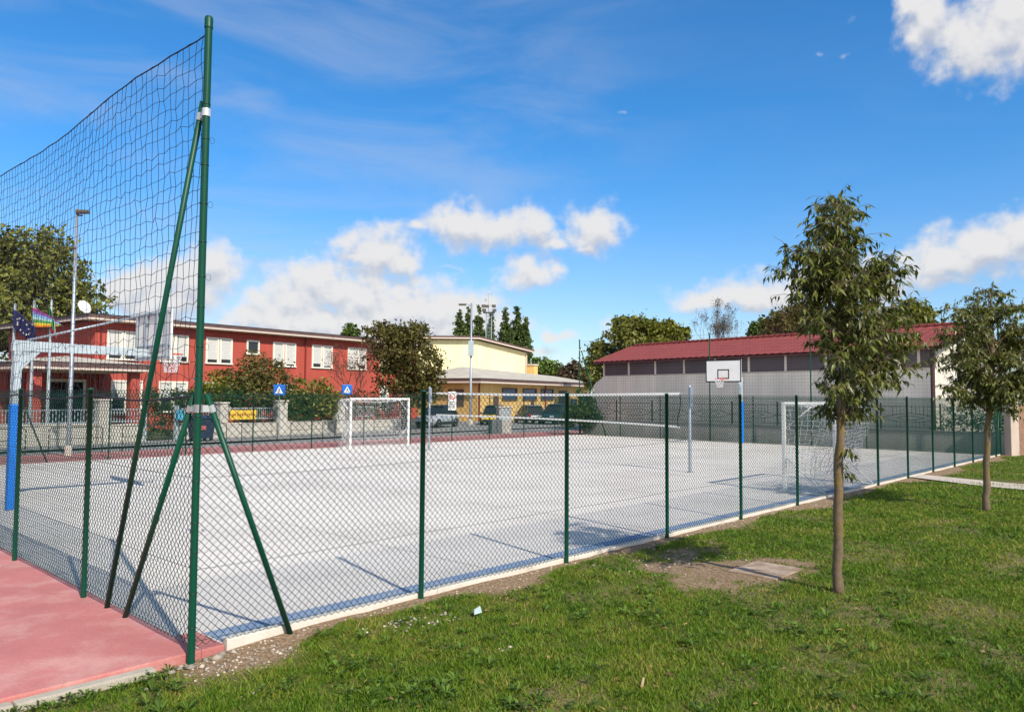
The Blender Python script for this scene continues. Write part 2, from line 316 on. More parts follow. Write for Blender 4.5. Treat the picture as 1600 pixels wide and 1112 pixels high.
sheet('edge_band', [(.34, .13), (31.8, .13), (31.8, .50), (.34, .50)], .009, mat('band_blue', (.20, .28, .43), .8, var=.14, vs=2.5, fine=.12, fs=40, dark=(.33, .38, .46), dscale=2.2), 'muted blue band along the court edge', 'border line')  # flat muted blue strip just above the court, inside the kerb
slab('pavement', .122, .326, .062, .62, -.20, .006, M_RED, 'red painted strip wrapping round the corner pole', 'pavement')
slab('path', -14, 36, 20.8, 24.4, -.20, .006, M_RED, 'red painted path along the back of the court', 'path')
# kerb beam under the right fence, cast in lengths
kb = MB()
for k in range(13):
    kb.bbox(.33+k*2.432, .33+k*2.432+2.427, .030, .125, -.2, .056+.004*math.sin(k*2.1), .010)
tag(kb.build('kerb', CONC), 'pale cast concrete kerb under the right fence', 'kerb', kind='structure')
skb = MB(); rk = random.Random(3); x = -.30
while x > -12:
    w = .95+rk.random()*.15; skb.bbox(x-w+.012, x, -.05, .058, -.25, -.016+rk.uniform(-.010, .004), .016); x -= w
M_STONE = mat('kerb_stone', (.40, .36, .30), .9, var=.18, vs=4, fine=.15, bump=.3, bs=40)
tag(skb.build('stone_kerb', M_STONE), 'grey stone kerb edging the red pavement', 'kerb', kind='structure')
# broken corner of the platform and loose concrete
rc = np.random.RandomState(5)
def rocks(n, px, py, pz, size, seed):
    rs = np.random.RandomState(seed); V = []; F = []
    base = np.array([(1,0,0),(-1,0,0),(0,1,0),(0,-1,0),(0,0,1),(0,0,-1)], float); bf = np.array([(0,2,4),(2,1,4),(1,3,4),(3,0,4),(2,0,5),(1,2,5),(3,1,5),(0,3,5)])
    for i in range(n):
        s = size[i]; q = base*(s*(.6+.6*rs.rand(6, 1)))*np.array([1.3, 1, .7]); a = rs.rand()*6.3; t = rs.randn()*.4
        q = q@np.array([[math.cos(a), math.sin(a), 0], [-math.sin(a), math.cos(a), 0], [0, t*.3, 1]]); V.append(q+[px[i], py[i], pz[i]+s*.25]); F.append(bf+6*i)
    return np.concatenate(V), np.concatenate(F)
def lawn_z(x, y):
    x = np.asarray(x, float); y = np.asarray(y, float)
    z = -.068*(1-sstep(-.6, 1.6, x))+.05*(fbm(x, y, .45, 3)-.5)*sstep(0, .9, -y)+.022*(fbm(x, y, 2.2, 8)-.5)
    return z+.016*(1-sstep(.05, .45, -y))*sstep(-.2, .5, x)
PATCH = [(6.35, -1.75, 1.15, 1.0, .2), (6.7, -.75, 1.0, .6, .3), (5.35, -3.5, .55, .28, .7), (3.85, -4.75, .35, .3, .4), (11.8, -2.9, .9, .35, .3), (2.6, -3.6, .6, .3, .2), (9.6, -4.2, 1.0, .5, .3), (1.3, -2.75, .5, .25, .2), (7.6, -5.2, .8, .5, .3), (5.2, -2.6, .5, .3, .3), (15, -4.6, 1.6, .6, .4), (8.6, -3.0, .6, .25, .3), (-.9, -.45, .35, .16, .2)]
def dirt(x, y):
    """bare earth share: rubble margin along the kerb, worn patches, thin turf"""
    d = np.zeros_like(x); nz = fbm(x, y, 1.8, 21); n2 = fbm(x, y, 6.0, 5)
    wid = .12+.55*sstep(.35, .75, vnoise(x, y*0, .55, 2))+.1*n2
    d = np.maximum(d, (1-sstep(wid*.45, wid, -y+(.5-nz)*.35))*sstep(-.5, .1, x))
    for (px, py, rx, ry, rt) in PATCH:
        ca, sa = math.cos(rt), math.sin(rt); ax = ((x-px)*ca+(y-py)*sa)/rx; ay = (-(x-px)*sa+(y-py)*ca)/ry
        d = np.maximum(d, (1-sstep(.30, 1.25, np.sqrt(ax*ax+ay*ay)+(nz-.5)*2.2+(n2-.5)*1.0))*(.95 if py in (-1.75, -.75) else .42))
    d = np.maximum(d, sstep(.60, .80, fbm(x, y, .8, 40))*.35)
    # the gravel path across the lawn
    t = np.clip((x-18.9)/2.4, 0, 1); dpt = np.abs((x-20.25)+.18*(y))-.55
    return np.clip(d, 0, 1)
def lawn():
    xs = np.concatenate([np.linspace(-45, -4.2, 30), np.arange(-4, 16, .055), np.arange(16, 36, .12), np.linspace(36.5, 90, 30)])
    ys = np.concatenate([np.linspace(-60, -8.2, 26), np.arange(-8, .041, .055)])
    X, Y = np.meshgrid(xs, ys, indexing='ij'); Z = lawn_z(X, Y)-.012; a, b = X.shape
    idx = np.arange(a*b).reshape(a, b); F = np.stack([idx[:-1, :-1], idx[1:, :-1], idx[1:, 1:], idx[:-1, 1:]], -1).reshape(-1, 4)
    m = bpy.data.materials.new('lawn_soil'); m.use_nodes = True; nt = m.node_tree; N = nt.nodes; L = nt.links; bs = N['Principled BSDF']; bs.inputs['Roughness'].default_value = .95; bs.inputs['Specular IOR Level'].default_value = .15
    at_ = N.new('ShaderNodeAttribute'); at_.attribute_name = 'bare'; tc = N.new('ShaderNodeTexCoord')
    def nz(s, d=6): n = N.new('ShaderNodeTexNoise'); n.inputs['Scale'].default_value = s; n.inputs['Detail'].default_value = d; n.inputs['Roughness'].default_value = .65; L.new(tc.outputs['Object'], n.inputs['Vector']); return n.outputs['Fac']
    def ramp(f, st):
        r_ = N.new('ShaderNodeValToRGB'); L.new(f, r_.inputs[0]); e = r_.color_ramp.elements
        while len(e) < len(st): e.new(.5)
        for q, (p, c) in zip(e, st): q.position = p; q.color = (*c, 1)
        return r_.outputs[0]
    turf = ramp(nz(9), [(.3, (.055, .072, .014)), (.5, (.090, .105, .020)), (.62, (.125, .120, .030)), (.75, (.17, .14, .055))])
    soil = ramp(nz(26), [(.3, (.13, .085, .048)), (.48, (.24, .162, .098)), (.6, (.34, .245, .165)), (.72, (.48, .38, .29))])
    mx = N.new('ShaderNodeMix'); mx.data_type = 'RGBA'; L.new(at_.outputs['Fac'], mx.inputs['Factor']); L.new(turf, mx.inputs['A']); L.new(soil, mx.inputs['B']); L.new(mx.outputs['Result'], bs.inputs['Base Color'])
    bp = N.new('ShaderNodeBump'); bp.inputs['Strength'].default_value = .7; bp.inputs['Distance'].default_value = .03; L.new(nz(35), bp.inputs['Height']); L.new(bp.outputs[0], bs.inputs['Normal'])
    o = np_mesh('lawn', np.stack([X, Y, Z], -1).reshape(-1, 3), F, m, smooth=True)
    at2 = o.data.attributes.new('bare', 'FLOAT', 'POINT'); at2.data.foreach_set('value', dirt(X.ravel(), Y.ravel()).astype(np.float32))
    tag(o, 'worn grass lawn with bare earth patches outside the fence', 'lawn', kind='structure')
lawn()
FAST_GRASS = 1.0
def grass():
    rs = np.random.RandomState(11); n = int(1060000*FAST_GRASS)
    rmin, rmax = 4.3, 42.0; rr = rmin*(rmax/rmin)**rs.rand(n); th = YAW-R(4)+R(51)*(rs.rand(n)*2-1)-R(0)
    x = CAM[0]+rr*np.cos(th); y = CAM[1]+rr*np.sin(th)
    edge = np.where(x < -.1, -.07, -.015); d = dirt(x, y); tuft = fbm(x, y, 7.0, 77); big = fbm(x, y, .7, 91)
    onpath = (np.abs(x-20.3+.25*y) < .75+.3*(vnoise(x, y, 3)-.5))
    keep = (y < edge) & (rs.rand(n) > d*1.05) & (rs.rand(n) < .35+1.1*sstep(.3, .65, tuft)) & ~onpath & ~((np.abs(x-6.48) < .44) & (np.abs(y+2.06) < .33))
    keep &= ~((x > 31.5) & (y > -.6-(x-33)*.27))
    x, y, rr, d, tuft, big = [q[keep] for q in (x, y, rr, d, tuft, big)]; n = len(x); z = lawn_z(x, y)-.012
    s = np.clip(rr/7.5, 1, 2.6); h = (.014+.036*rs.rand(n)**1.6)*(.6+.9*tuft)*(.85+.15*s)*np.where(rs.rand(n) < .05, 1.7, 1)*(1-.4*d); w = (.0035+.004*rs.rand(n))*s
    a = rs.rand(n)*2*math.pi; ln = h*(.25+.9*rs.rand(n)); la = rs.rand(n)*2*math.pi
    dx, dy = np.cos(a)*w, np.sin(a)*w
    V = np.zeros((n, 3, 3)); V[:, 0] = np.stack([x-dx, y-dy, z], 1); V[:, 1] = np.stack([x+dx, y+dy, z], 1); V[:, 2] = np.stack([x+np.cos(la)*ln, y+np.sin(la)*ln, z+h], 1)
    m = bpy.data.materials.new('grass_blade'); m.use_nodes = True; nt = m.node_tree; N = nt.nodes; L = nt.links; b = N['Principled BSDF']; b.inputs['Roughness'].default_value = .6; b.inputs['Specular IOR Level'].default_value = .25
    ge = N.new('ShaderNodeNewGeometry'); tc = N.new('ShaderNodeTexCoord'); nn = N.new('ShaderNodeTexNoise'); nn.inputs['Scale'].default_value = .9; nn.inputs['Detail'].default_value = 6; nn.inputs['Roughness'].default_value = .7; L.new(tc.outputs['Object'], nn.inputs['Vector'])
    ad = N.new('ShaderNodeMath'); ad.operation = 'MULTIPLY_ADD'; L.new(ge.outputs['Random Per Island'], ad.inputs[0]); ad.inputs[1].default_value = .46
    n3 = N.new('ShaderNodeMapRange'); L.new(nn.outputs['Fac'], n3.inputs['Value']); n3.inputs['From Min'].default_value = .33; n3.inputs['From Max'].default_value = .67; n3.inputs['To Min'].default_value = .12; n3.inputs['To Max'].default_value = .62; L.new(n3.outputs[0], ad.inputs[2])
    rp = N.new('ShaderNodeValToRGB'); L.new(ad.outputs[0], rp.inputs[0]); e = rp.color_ramp.elements
    st = [(.24, (.034, .090, .008)), (.44, (.085, .178, .012)), (.64, (.150, .250, .018)), (.82, (.235, .265, .032)), (1.0, (.40, .30, .11))]
    while len(e) < len(st): e.new(.5)
    for q, (p, c) in zip(e, st): q.position = p; q.color = (*c, 1)
    L.new(rp.outputs[0], b.inputs['Base Color'])
    tr = N.new('ShaderNodeBsdfTranslucent'); L.new(rp.outputs[0], tr.inputs['Color']); mx = N.new('ShaderNodeMixShader'); mx.inputs[0].default_value = .35; L.new(b.outputs[0], mx.inputs[1]); L.new(tr.outputs[0], mx.inputs[2]); L.new(mx.outputs[0], N['Material Output'].inputs['Surface'])
    tag(np_mesh('grass', V.reshape(-1, 3), np.arange(n*3).reshape(-1, 3), m), 'short patchy green grass covering the lawn', 'grass', kind='stuff')
    # low broad leaved weeds: rosettes of strap and round leaves
    rs = np.random.RandomState(23); C_ = []
    while len(C_) < 520:
        r_ = 4.6*(22/4.6)**rs.rand(); t = YAW+R(41)*(rs.rand()*2-1); px, py = CAM[0]+r_*math.cos(t), CAM[1]+r_*math.sin(t)
        if py > -.15 or dirt(np.array([px]), np.array([py]))[0] > .5 or fbm(px, py, .9, 60) < .44: continue
        C_.append((px, py, rs.rand() < .4, .7+.7*rs.rand()))
    for q in [(1.5, -1.45), (.62, -1.9), (.5, -1.75), (.85, -2.0), (1.62, -1.4), (4.05, -1.9), (3.9, -2.0), (3.1, -3.0), (4.9, -4.6), (5.3, -4.4)]: C_.append((*q, True, 1.3))
    for k in range(34): C_.append((-1.35+1.15*rs.rand(), -.06-.16*rs.rand(), False, .8))
    VV = []; FF = []; o = 0
    for (px, py, rnd, sc) in C_:
        k = rs.randint(7, 14); pz = float(lawn_z(px, py))
        for i in range(k):
            a = rs.rand()*6.283; ln = (.030 if rnd else .065)*sc*(.7+.6*rs.rand()); w = ln*(.5 if rnd else .14); off = (.10*sc*rs.rand() if rnd else .01)
            d_ = np.array([math.cos(a), math.sin(a), 0]); n_ = np.array([-d_[1], d_[0], 0]); b0 = np.array([px, py, pz])+d_*off+[0, 0, .01+(.035*rs.rand()*sc if rnd else 0)]
            up = (.25+.5*rs.rand())*ln; VV += [b0, b0+d_*ln*.5+n_*w+[0, 0, up*.8], b0+d_*ln+[0, 0, up*.9], b0+d_*ln*.5-n_*w+[0, 0, up*.8]]; FF.append((o, o+1, o+2, o+3)); o += 4
    tag(np_mesh('weeds', np.array(VV), np.array(FF), leaf('weed_leaf', (.095, .160, .024), island=.45, vs=3, trans=.3)), 'broad leaved weeds scattered through the grass', 'weeds', kind='stuff')
grass()
def fallen():
    rs = np.random.RandomState(31); n = 900; r_ = 4.6*(20/4.6)**rs.rand(n); t = YAW+R(41)*(rs.rand(n)*2-1); x = CAM[0]+r_*np.cos(t); y = CAM[1]+r_*np.sin(t); k = (y < -.1) & (rs.rand(n) < .35+.65*np.exp(-((x-6)**2+(y+2.5)**2)/9)); x, y = x[k], y[k]; n = len(x)
    a = rs.rand(n)*6.283; D = np.stack([np.cos(a), np.sin(a), .3*rs.randn(n)], 1); N_ = np.stack([.5*rs.randn(n), .5*rs.randn(n), np.ones(n)], 1); ln = .03+.05*rs.rand(n)
    V, F = leaves(np.stack([x, y, lawn_z(x, y)+.008+.02*rs.rand(n)], 1), D, N_, ln, ln*.22); tag(np_mesh('fallen_leaves', V, F, leaf('dry_leaf', (.26, .17, .07), island=.5, vs=3)), 'dry brown leaves scattered over the lawn', 'leaves', kind='stuff')
def rubble():
    rs = np.random.RandomState(9); n = 1500; x = rs.rand(n)*17; y = -.04-rs.rand(n)**1.8*.85; k = rs.rand(n) < dirt(x, y)*1.3-.2
    x, y = x[k], y[k]; s = .006+.016*rs.rand(len(x))**2.5
    ex = []
    for (cx, cy, sx, sy, m_) in [(1.75, -.50, .24, .10, 90), (2.05, -.74, .14, .05, 36), (.05, -.22, .28, .12, 90), (1.15, -1.0, .10, .05, 12), (.05, -.95, .07, .04, 8), (2.0, -1.75, .08, .05, 8), (6.3, -1.0, .5, .3, 90), (.4, -.3, .3, .1, 60)]:
        ex.append(np.stack([cx+sx*rs.randn(m_), np.minimum(cy+sy*rs.randn(m_), -.03), .006+.020*rs.rand(m_)**2], 1))
    ex = np.concatenate(ex); x = np.concatenate([x, ex[:, 0]]); y = np.concatenate([y, ex[:, 1]]); s = np.concatenate([s, ex[:, 2]])
    big = np.array([(-.20, -.10, .045), (-.12, -.06, .035), (-.05, -.12, .05), (.10, -.05, .04), (.18, -.09, .055), (.26, -.03, .05), (.02, -.16, .03), (-.27, -.13, .03), (.34, -.06, .035)]); x = np.concatenate([x, big[:, 0]]); y = np.concatenate([y, big[:, 1]]); s = np.concatenate([s, big[:, 2]])
    V, F = rocks(len(x), x, y, lawn_z(x, y)-.012, s, 4)
    tag(np_mesh('rubble', V, F, mat('rubble_stone', (.40, .345, .29), .9, var=.1, island=.4)), 'loose pale rubble and gravel along the kerb', 'gravel', kind='stuff')
rubble()
mb = MB(); _z = float(lawn_z(6.45, -2.05)); mb.bbox(6.05, 6.85, -2.38, -1.74, _z-.1, _z+.003, .008)
o = mb.build('concrete_slab', mat('slab_concrete', (.42, .325, .255), .95, var=.2, vs=3, fine=.2, bump=.3, dark=(.26, .18, .12), dscale=2.6, dlo=.36, dhi=.60)); tag(o, 'flat weathered concrete slab set in the bare earth patch', 'slab')
mb = MB(); pp = [(20.05, .03), (19.2, -2.0), (18.6, -6), (17.2, -14), (19.0, -14), (20.0, -6), (20.5, -2.2), (21.1, .03)]
mb.add([(x, y, float(lawn_z(x, y))+.012) for x, y in pp], [tuple(range(8))]); mb.add([(x, y, -.1) for x, y in pp], []); 
tag(mb.build('footpath', mat('path_dust', (.50, .43, .36), .95, var=.15, vs=2, fine=.2, fs=30)), 'narrow pale dusty path crossing the lawn', 'path', kind='structure')
mb = MB(); mb.tube([(2.0, -3.13, lawn_z(2.0, -3.13)+.03), (2.13, -3.06, lawn_z(2.1, -3.06)+.035)], [.011, .009], 6)
tag(mb.build('stick', mat('dry_wood', (.50, .36, .20), .8)), 'short pale piece of wood lying on the grass', 'stick')
mb = MB(); lz = float(lawn_z(2.49, -.86)); mb.add([(2.44, -.88, lz+.02), (2.53, -.90, lz+.03), (2.57, -.83, lz+.075), (2.49, -.80, lz+.04), (2.47, -.85, lz+.06)], [(0, 1, 4), (1, 2, 4), (2, 3, 4), (3, 0, 4)])
tag(mb.build('litter', mat('paper', (.34, .43, .45), .7)), 'crumpled pale blue paper scrap on the grass', 'litter')
# ------------------------------------------------------------------ chain link fences
def chain_mesh(Lp, z0=.05, z1=2.19, p=.0365, r=.0027):
    nw = int(round(Lp/p)); p = Lp/nw; nj = int(round((z1-z0)/p)); V = []; F = []; o = 0; j = np.arange(nj+2)
    zz = z0+np.minimum(j, nj+.55)*p; rs = np.random.RandomState(1)
    for k in range(nw):
        off = ((j+k) % 2); xx = (k+off)*p+.0016*rs.randn(len(j)); yy = .003*np.where(off > 0, 1, -1)*np.where((k % 2) == 0, 1, -1)+.004*np.sin(k*.11+j*.05)
        ring = np.zeros((len(j), 3, 3))
        for q in range(3):
            w = 2*math.pi*q/3+.5; ring[:, q] = np.stack([xx+1.25*r*math.cos(w), yy+1.25*r*math.sin(w), zz+.4*r*math.sin(w*2)], 1)
        V.append(ring.reshape(-1, 3)); i0 = o+np.arange(len(j)-1)*3
        for q in range(3): F.append(np.stack([i0+q, i0+(q+1) % 3, i0+3+(q+1) % 3, i0+3+q], 1))
        o += 3*len(j)
    return np.concatenate(V), np.concatenate(F)
PV, PF = chain_mesh(2.483)
panel0 = None
def post_mb(h, r=.028, x=0):
    mb = MB(); mb.lathe([(r, -.12), (r, h-.012), (r+.003, h-.012), (r+.003, h), (r*.7, h+.010), (0, h+.012)], (x, 0, 0), 16); return mb
POST = {}
def fence(name, loc, az, xs, label, hs=None, skip=(), panels=True, braces=(), rad=.028, side=-1):
    """local x runs along the fence; xs are the post places"""
    global panel0
    f = empty(name, loc, az, label, 'fence')
    for i, x in enumerate(xs):
        h = (hs or {}).get(i, 2.235); key = (round(h, 2), rad)
        if i in skip: continue
        if key not in POST:
            o = post_mb(h, rad).build('post', GREEN, f, True); POST[key] = o
        else:
            o = POST[key].copy(); COL.objects.link(o); o.parent = f
        o.location = (x, 0, 0)
    for a, b in zip(xs[:-1], xs[1:]):
        if panel0 is None:
            panel0 = np_mesh('mesh_panel', PV, PF, WIRE, f); o = panel0
        else:
            o = panel0.copy(); COL.objects.link(o); o.parent = f
        o.location = (a, side*.034, 0); o.scale = ((b-a)/2.483, 1, 1)
    for z in (.10, .70, 1.47, 2.17):
        mb = MB(); pts = []
        for a, b in zip(xs[:-1], xs[1:]):
            for t in (0, .25, .5, .75): pts.append((a+(b-a)*t, side*.036, z-.014*math.sin(math.pi*t)))
        pts.append((xs[-1], side*.036, z)); mb.tube(pts, .0022, 5, False); mb.build('tension_wire', WIRE, f)
    for (x, z, bx, by) in braces:
        mb = MB(); mb.tube([(x, 0, z), (bx, by, -.05)], .024, 10); mb.build('brace', GREEN_D, f, True)
        mb = MB(); mb.lathe([(.040, z-.04), (.041, z-.04), (.041, z-.005), (.040, z-.005)], (x, 0, 0), 14); mb.build('clamp', BAND, f)
    return f
XR = [0]+[.014+2.483*k for k in range(1, 13)]+[31.9]
fence('chain_link_fence', (0, 0, 0), 0, XR, 'green chain link fence along the lawn, on a pale kerb', skip=(0, 13), side=1)
fence('chain_link_fence', (0, 0, 0), 90, [2.6*k for k in range(9)], 'green chain link fence on the red pavement, under the tall net', skip=(0,))
fence('chain_link_fence', (31.9, 20.8, 0), -90, [0, 2.85, 5.4, 8.0, 10.6, 13.3, 15.8, 18.4, 20.8], 'green chain link fence at the far end before the barn', skip=(0, 3, 5, 8), rad=.025)
fence('chain_link_fence', (0, 20.8, 0), 0, [1.36+2.575*k for k in range(-1, 12)]+[31.9], 'green chain link fence between court and red path, by the street', skip=(0, 13), braces=[(3.935, 2.0, 4.72, 0)], rad=.025)
# ------------------------------------------------------------------ tall poles and ball stop nets
def tall_pole(loc, label, h=5.5, r=.033, braces=(), ties=0, group=None, tm=GREEN):
    p = empty('net_pole', loc, 0, label, 'pole', group)
    mb = MB(); mb.lathe([(r, -.15), (r, h), ], (0, 0, 0), 20); mb.build('pole', tm, p, True)
    mb = MB(); mb.lathe([(r+.004, h-.10), (r+.006, h-.09), (r+.004, h-.085), (r+.004, h-.012), (r*.8, h+.006), (0, h+.010)], (0, 0, 0), 20); mb.build('cap', tm, p, True)
    rs = random.Random(7)
    for i in range(ties):
        z = .25+i*(h-.7)/ties+rs.uniform(-.05, .05)
        mb = MB(); mb.lathe([(r+.001, z-.004), (r+.0035, z-.003), (r+.0035, z+.003), (r+.001, z+.004)], (0, 0, 0), 16)
        if z > 2.3 and i % 2 == 0:
            q = [(r*.9+.025+.022*math.cos(t), -.012, z+.028*math.sin(t)) for t in np.linspace(-2.9, 2.9, 12)]; mb.tube(q, .0016, 4)
        mb.build('tie', GREEN_D, p, True)
    for (bx, by, z, rr) in braces:
        d = Vector((bx, by, 0)); dn = d.normalized(); top = Vector((dn.x*(r+.04), dn.y*(r+.04), z+.12)); bot = Vector((bx, by, -.08))
        mb = MB(); mb.tube([bot, top], rr, 16); b = mb.build('brace', tm, p, True)
        t = (z-bot.z)/(top.z-bot.z); q = bot.lerp(top, t)
        ax = (top-bot).normalized(); mb = MB()
        mb.tube([q-ax*.032, q+ax*.032], rr+.004, 16, False); mb.tube([q-ax*.032, q+ax*.032], rr+.001, 16, False)
        cb = MB(); cb.lathe([(r+.002, z-.035), (r+.006, z-.034), (r+.006, z+.034), (r+.002, z+.035)], (0, 0, 0), 18); cb.build('collar', BAND, p)
        a = dn*(r+.004); w = Vector((-dn.y, dn.x, 0))*.012
        mb.add([tuple(a+w+Vector((0, 0, z-.03))), tuple(q+w-ax*.03), tuple(q+w+ax*.03), tuple(a+w+Vector((0, 0, z+.03))), tuple(a-w+Vector((0, 0, z-.03))), tuple(q-w-ax*.03), tuple(q-w+ax*.03), tuple(a-w+Vector((0, 0, z+.03)))], [(0,1,2,3),(7,6,5,4),(0,4,5,1),(3,2,6,7)])
        mb.lathe([(0, -.022), (.010, -.022), (.010, .022), (0, .022)], tuple((a+Vector(q))*.5-Vector((0, 0, 0))), 6, 'y'); mb.build('clamp', BAND, p)
    return p
tall_pole((0, 0, 0), 'tall green corner pole with three braces nearest the camera', 5.47, .0315, [(.03, 2.04, 4.62, .0255), (.03, 1.58, 2.06, .0255), (.94, -.02, 2.06, .0255)], 16)
GP = 'poles of the far net'
tall_pole((31.9, 12.5, 0), 'tall green net pole beside the far backboard', 5.45, .032, group=GP)
tall_pole((31.9, 7.4, 0), 'tall green net pole at the far end, behind the right goal', 5.42, .032, group=GP)
tall_pole((31.9, 20.8, 0), 'tall green net pole with a brace at the far back corner', 5.5, .034, [(0, -1.9, 4.9, .03)], group=GP)
tall_pole((31.9, 0, 0), 'green net pole at the far corner by the plaster wall', 5.42, .032, [(-.95, 0, 2.05, .026)], group=GP)
tall_pole((0, 20.8, 0), 'tall green net pole at the back end of the left fence', 5.5, .034)
def ball_net(name, loc, az, Ln, z0, z1, label, cell=.124, r=.0028, seed=1, wob=1.0, ropes=True, sag=.10):
    n = empty(name, loc, az, label, 'net'); na = int(Ln/cell)+1; nb = int((z1-z0)/cell)+1; rs = np.random.RandomState(seed)
    X, Z = np.meshgrid(np.linspace(.04, Ln-.04, na), np.linspace(z0, z1, nb), indexing='ij')
    sg = -sag*np.sin(np.pi*np.clip(X/Ln, 0, 1)*2.0)**2*.25; t = (Z-z0)/(z1-z0)
    loose = wob*(1+3.0*np.exp(-(t/.12)**2))
    zz = Z+sg*t+.011*loose*rs.randn(na, nb)*(t < .98)+.007*np.where(np.arange(na)[:, None] % 2 == 0, 1, -1)*(t < .99)
    xx = X+.006*loose*rs.randn(na, nb)*(t < .98); yy = .03*np.sin(X*1.3+Z)+.006*rs.randn(na, nb)
    V, F = grid_net(np.stack([xx, yy, zz], -1), r); np_mesh('netting', V, F, CORD_B, n)
    mb = MB(); mb.tube(np.stack([xx[:, -1], yy[:, -1], zz[:, -1]], 1)[::2], .0065 if ropes else .005, 6); mb.build('top_rope', CORD_B, n)
    if ropes:
        mb = MB(); pts = [(x, .02*math.sin(x*5), z0-.05-.05*abs(math.sin(x*1.2))) for x in np.arange(.05, Ln, .15)]; mb.tube(pts, .010, 6); mb.build('bottom_rope', CORD_B, n)
    return n
ball_net('ball_net', (0, .0, 0), 90, 20.8, 2.22, 5.36, 'dark square mesh ball net above the left fence')
ball_net('ball_net', (31.96, 0, 0), 90, 20.8, .15, 5.38, 'fine dark ball net on tall poles before the barn', cell=.15, r=.0026, seed=2, wob=.25, ropes=False, sag=.05)
# ------------------------------------------------------------------ goals
def goal(loc, az, label, W_=3.06, seed=1):
    gl = empty('football_goal', loc, az, label, 'goal', 'small football goals')   # local: mouth faces -y, net towards +y
    h = 2.0; s = .04; dT, dB = .90, .95
    for sx in (-1, 1):
        x = sx*W_/2; mb = MB(); mb.bbox(x-s, x+s, -s, s, 0, h, .008); mb.build('post', WHITE, gl)
    mb = MB(); mb.bbox(-W_/2-s-.002, W_/2+s+.002, -s-.002, s+.002, h, h+.08, .008); mb.build('crossbar', WHITE, gl)
    for sx in (-1, 1):
        x = sx*W_/2; mb = MB(); mb.tube([(x, 0, h+.03), (x, dT*.7, h+.02), (x, dT, h-.06)], .016, 8); mb.tube([(x, s*.5, 1.45), (x, dT*.75, h)], .012, 8); mb.build('net_arm', WHITE, gl, True)
        mb = MB(); mb.tube([(x, s*.5, .82), (x, dB*.86, .12), (x, dB, .03), (x, dB*.9, .012)], .016, 8); mb.tube([(x, 0, .02), (x, dB, .02)], .016, 8); mb.build('stay', WHITE, gl, True)
    mb = MB(); mb.tube([(-W_/2, dB, .02), (W_/2, dB, .02)], .016, 8); mb.build('ground_bar', WHITE, gl, True)
    rs = np.random.RandomState(seed); c = .105; nx = int(W_/c)+1
    prof = [(0, h+.04), (dT*.5, h+.0), (dT, h-.06), (dT*.86, 1.3), (dT*.70, .7), (dT*.62, .30), (dT*.75, .02)]
    ds = np.concatenate([[0], np.cumsum([math.dist(a, b) for a, b in zip(prof[:-1], prof[1:])])]); m_ = int(ds[-1]/c)+1; t = np.linspace(0, ds[-1], m_)
    py = np.interp(t, ds, [p[0] for p in prof]); pz = np.interp(t, ds, [p[1] for p in prof])
    X, T = np.meshgrid(np.linspace(-W_/2, W_/2, nx), np.arange(m_), indexing='ij')
    G = np.stack([X+.014*rs.randn(nx, m_), py[T]+.05*np.sin(X*2.3+T*.4)*(T > 6)+.014*rs.randn(nx, m_), pz[T]+.016*rs.randn(nx, m_)-.08*np.sin(np.pi*(X/W_+.5))*(T > 2)*(T < m_-3)], -1)
    V, F = grid_net(G, .0044); Vs = [V]; Fs = [F]; o = len(V)
    for sx in (-1, 1):
        nz = 19; Zs = np.linspace(.02, h, nz); A = np.linspace(0, 1, 7); D = np.interp(Zs, [.02, .3, .7, 1.3, h-.06, h], [dT*.75, dT*.62, dT*.7, dT*.86, dT, dT*.95])
        Gs = np.stack([np.full((7, nz), sx*W_/2)+.02*rs.randn(7, nz), A[:, None]*D[None, :]+.012*rs.randn(7, nz), np.tile(Zs, (7, 1))+.014*rs.randn(7, nz)], -1)
        v, f = grid_net(Gs, .0044); Vs.append(v); Fs.append(f+o); o += len(v)
    np_mesh('net', np.concatenate(Vs), np.concatenate(Fs), CORD, gl)
    return gl
goal((15.98, 1.12, .006), 180, 'white football goal with loose net nearest the lawn fence', 3.16, 1)
goal((17.08, 20.0, 0), 0, 'white football goal against the back fence by the street', 3.06, 2)
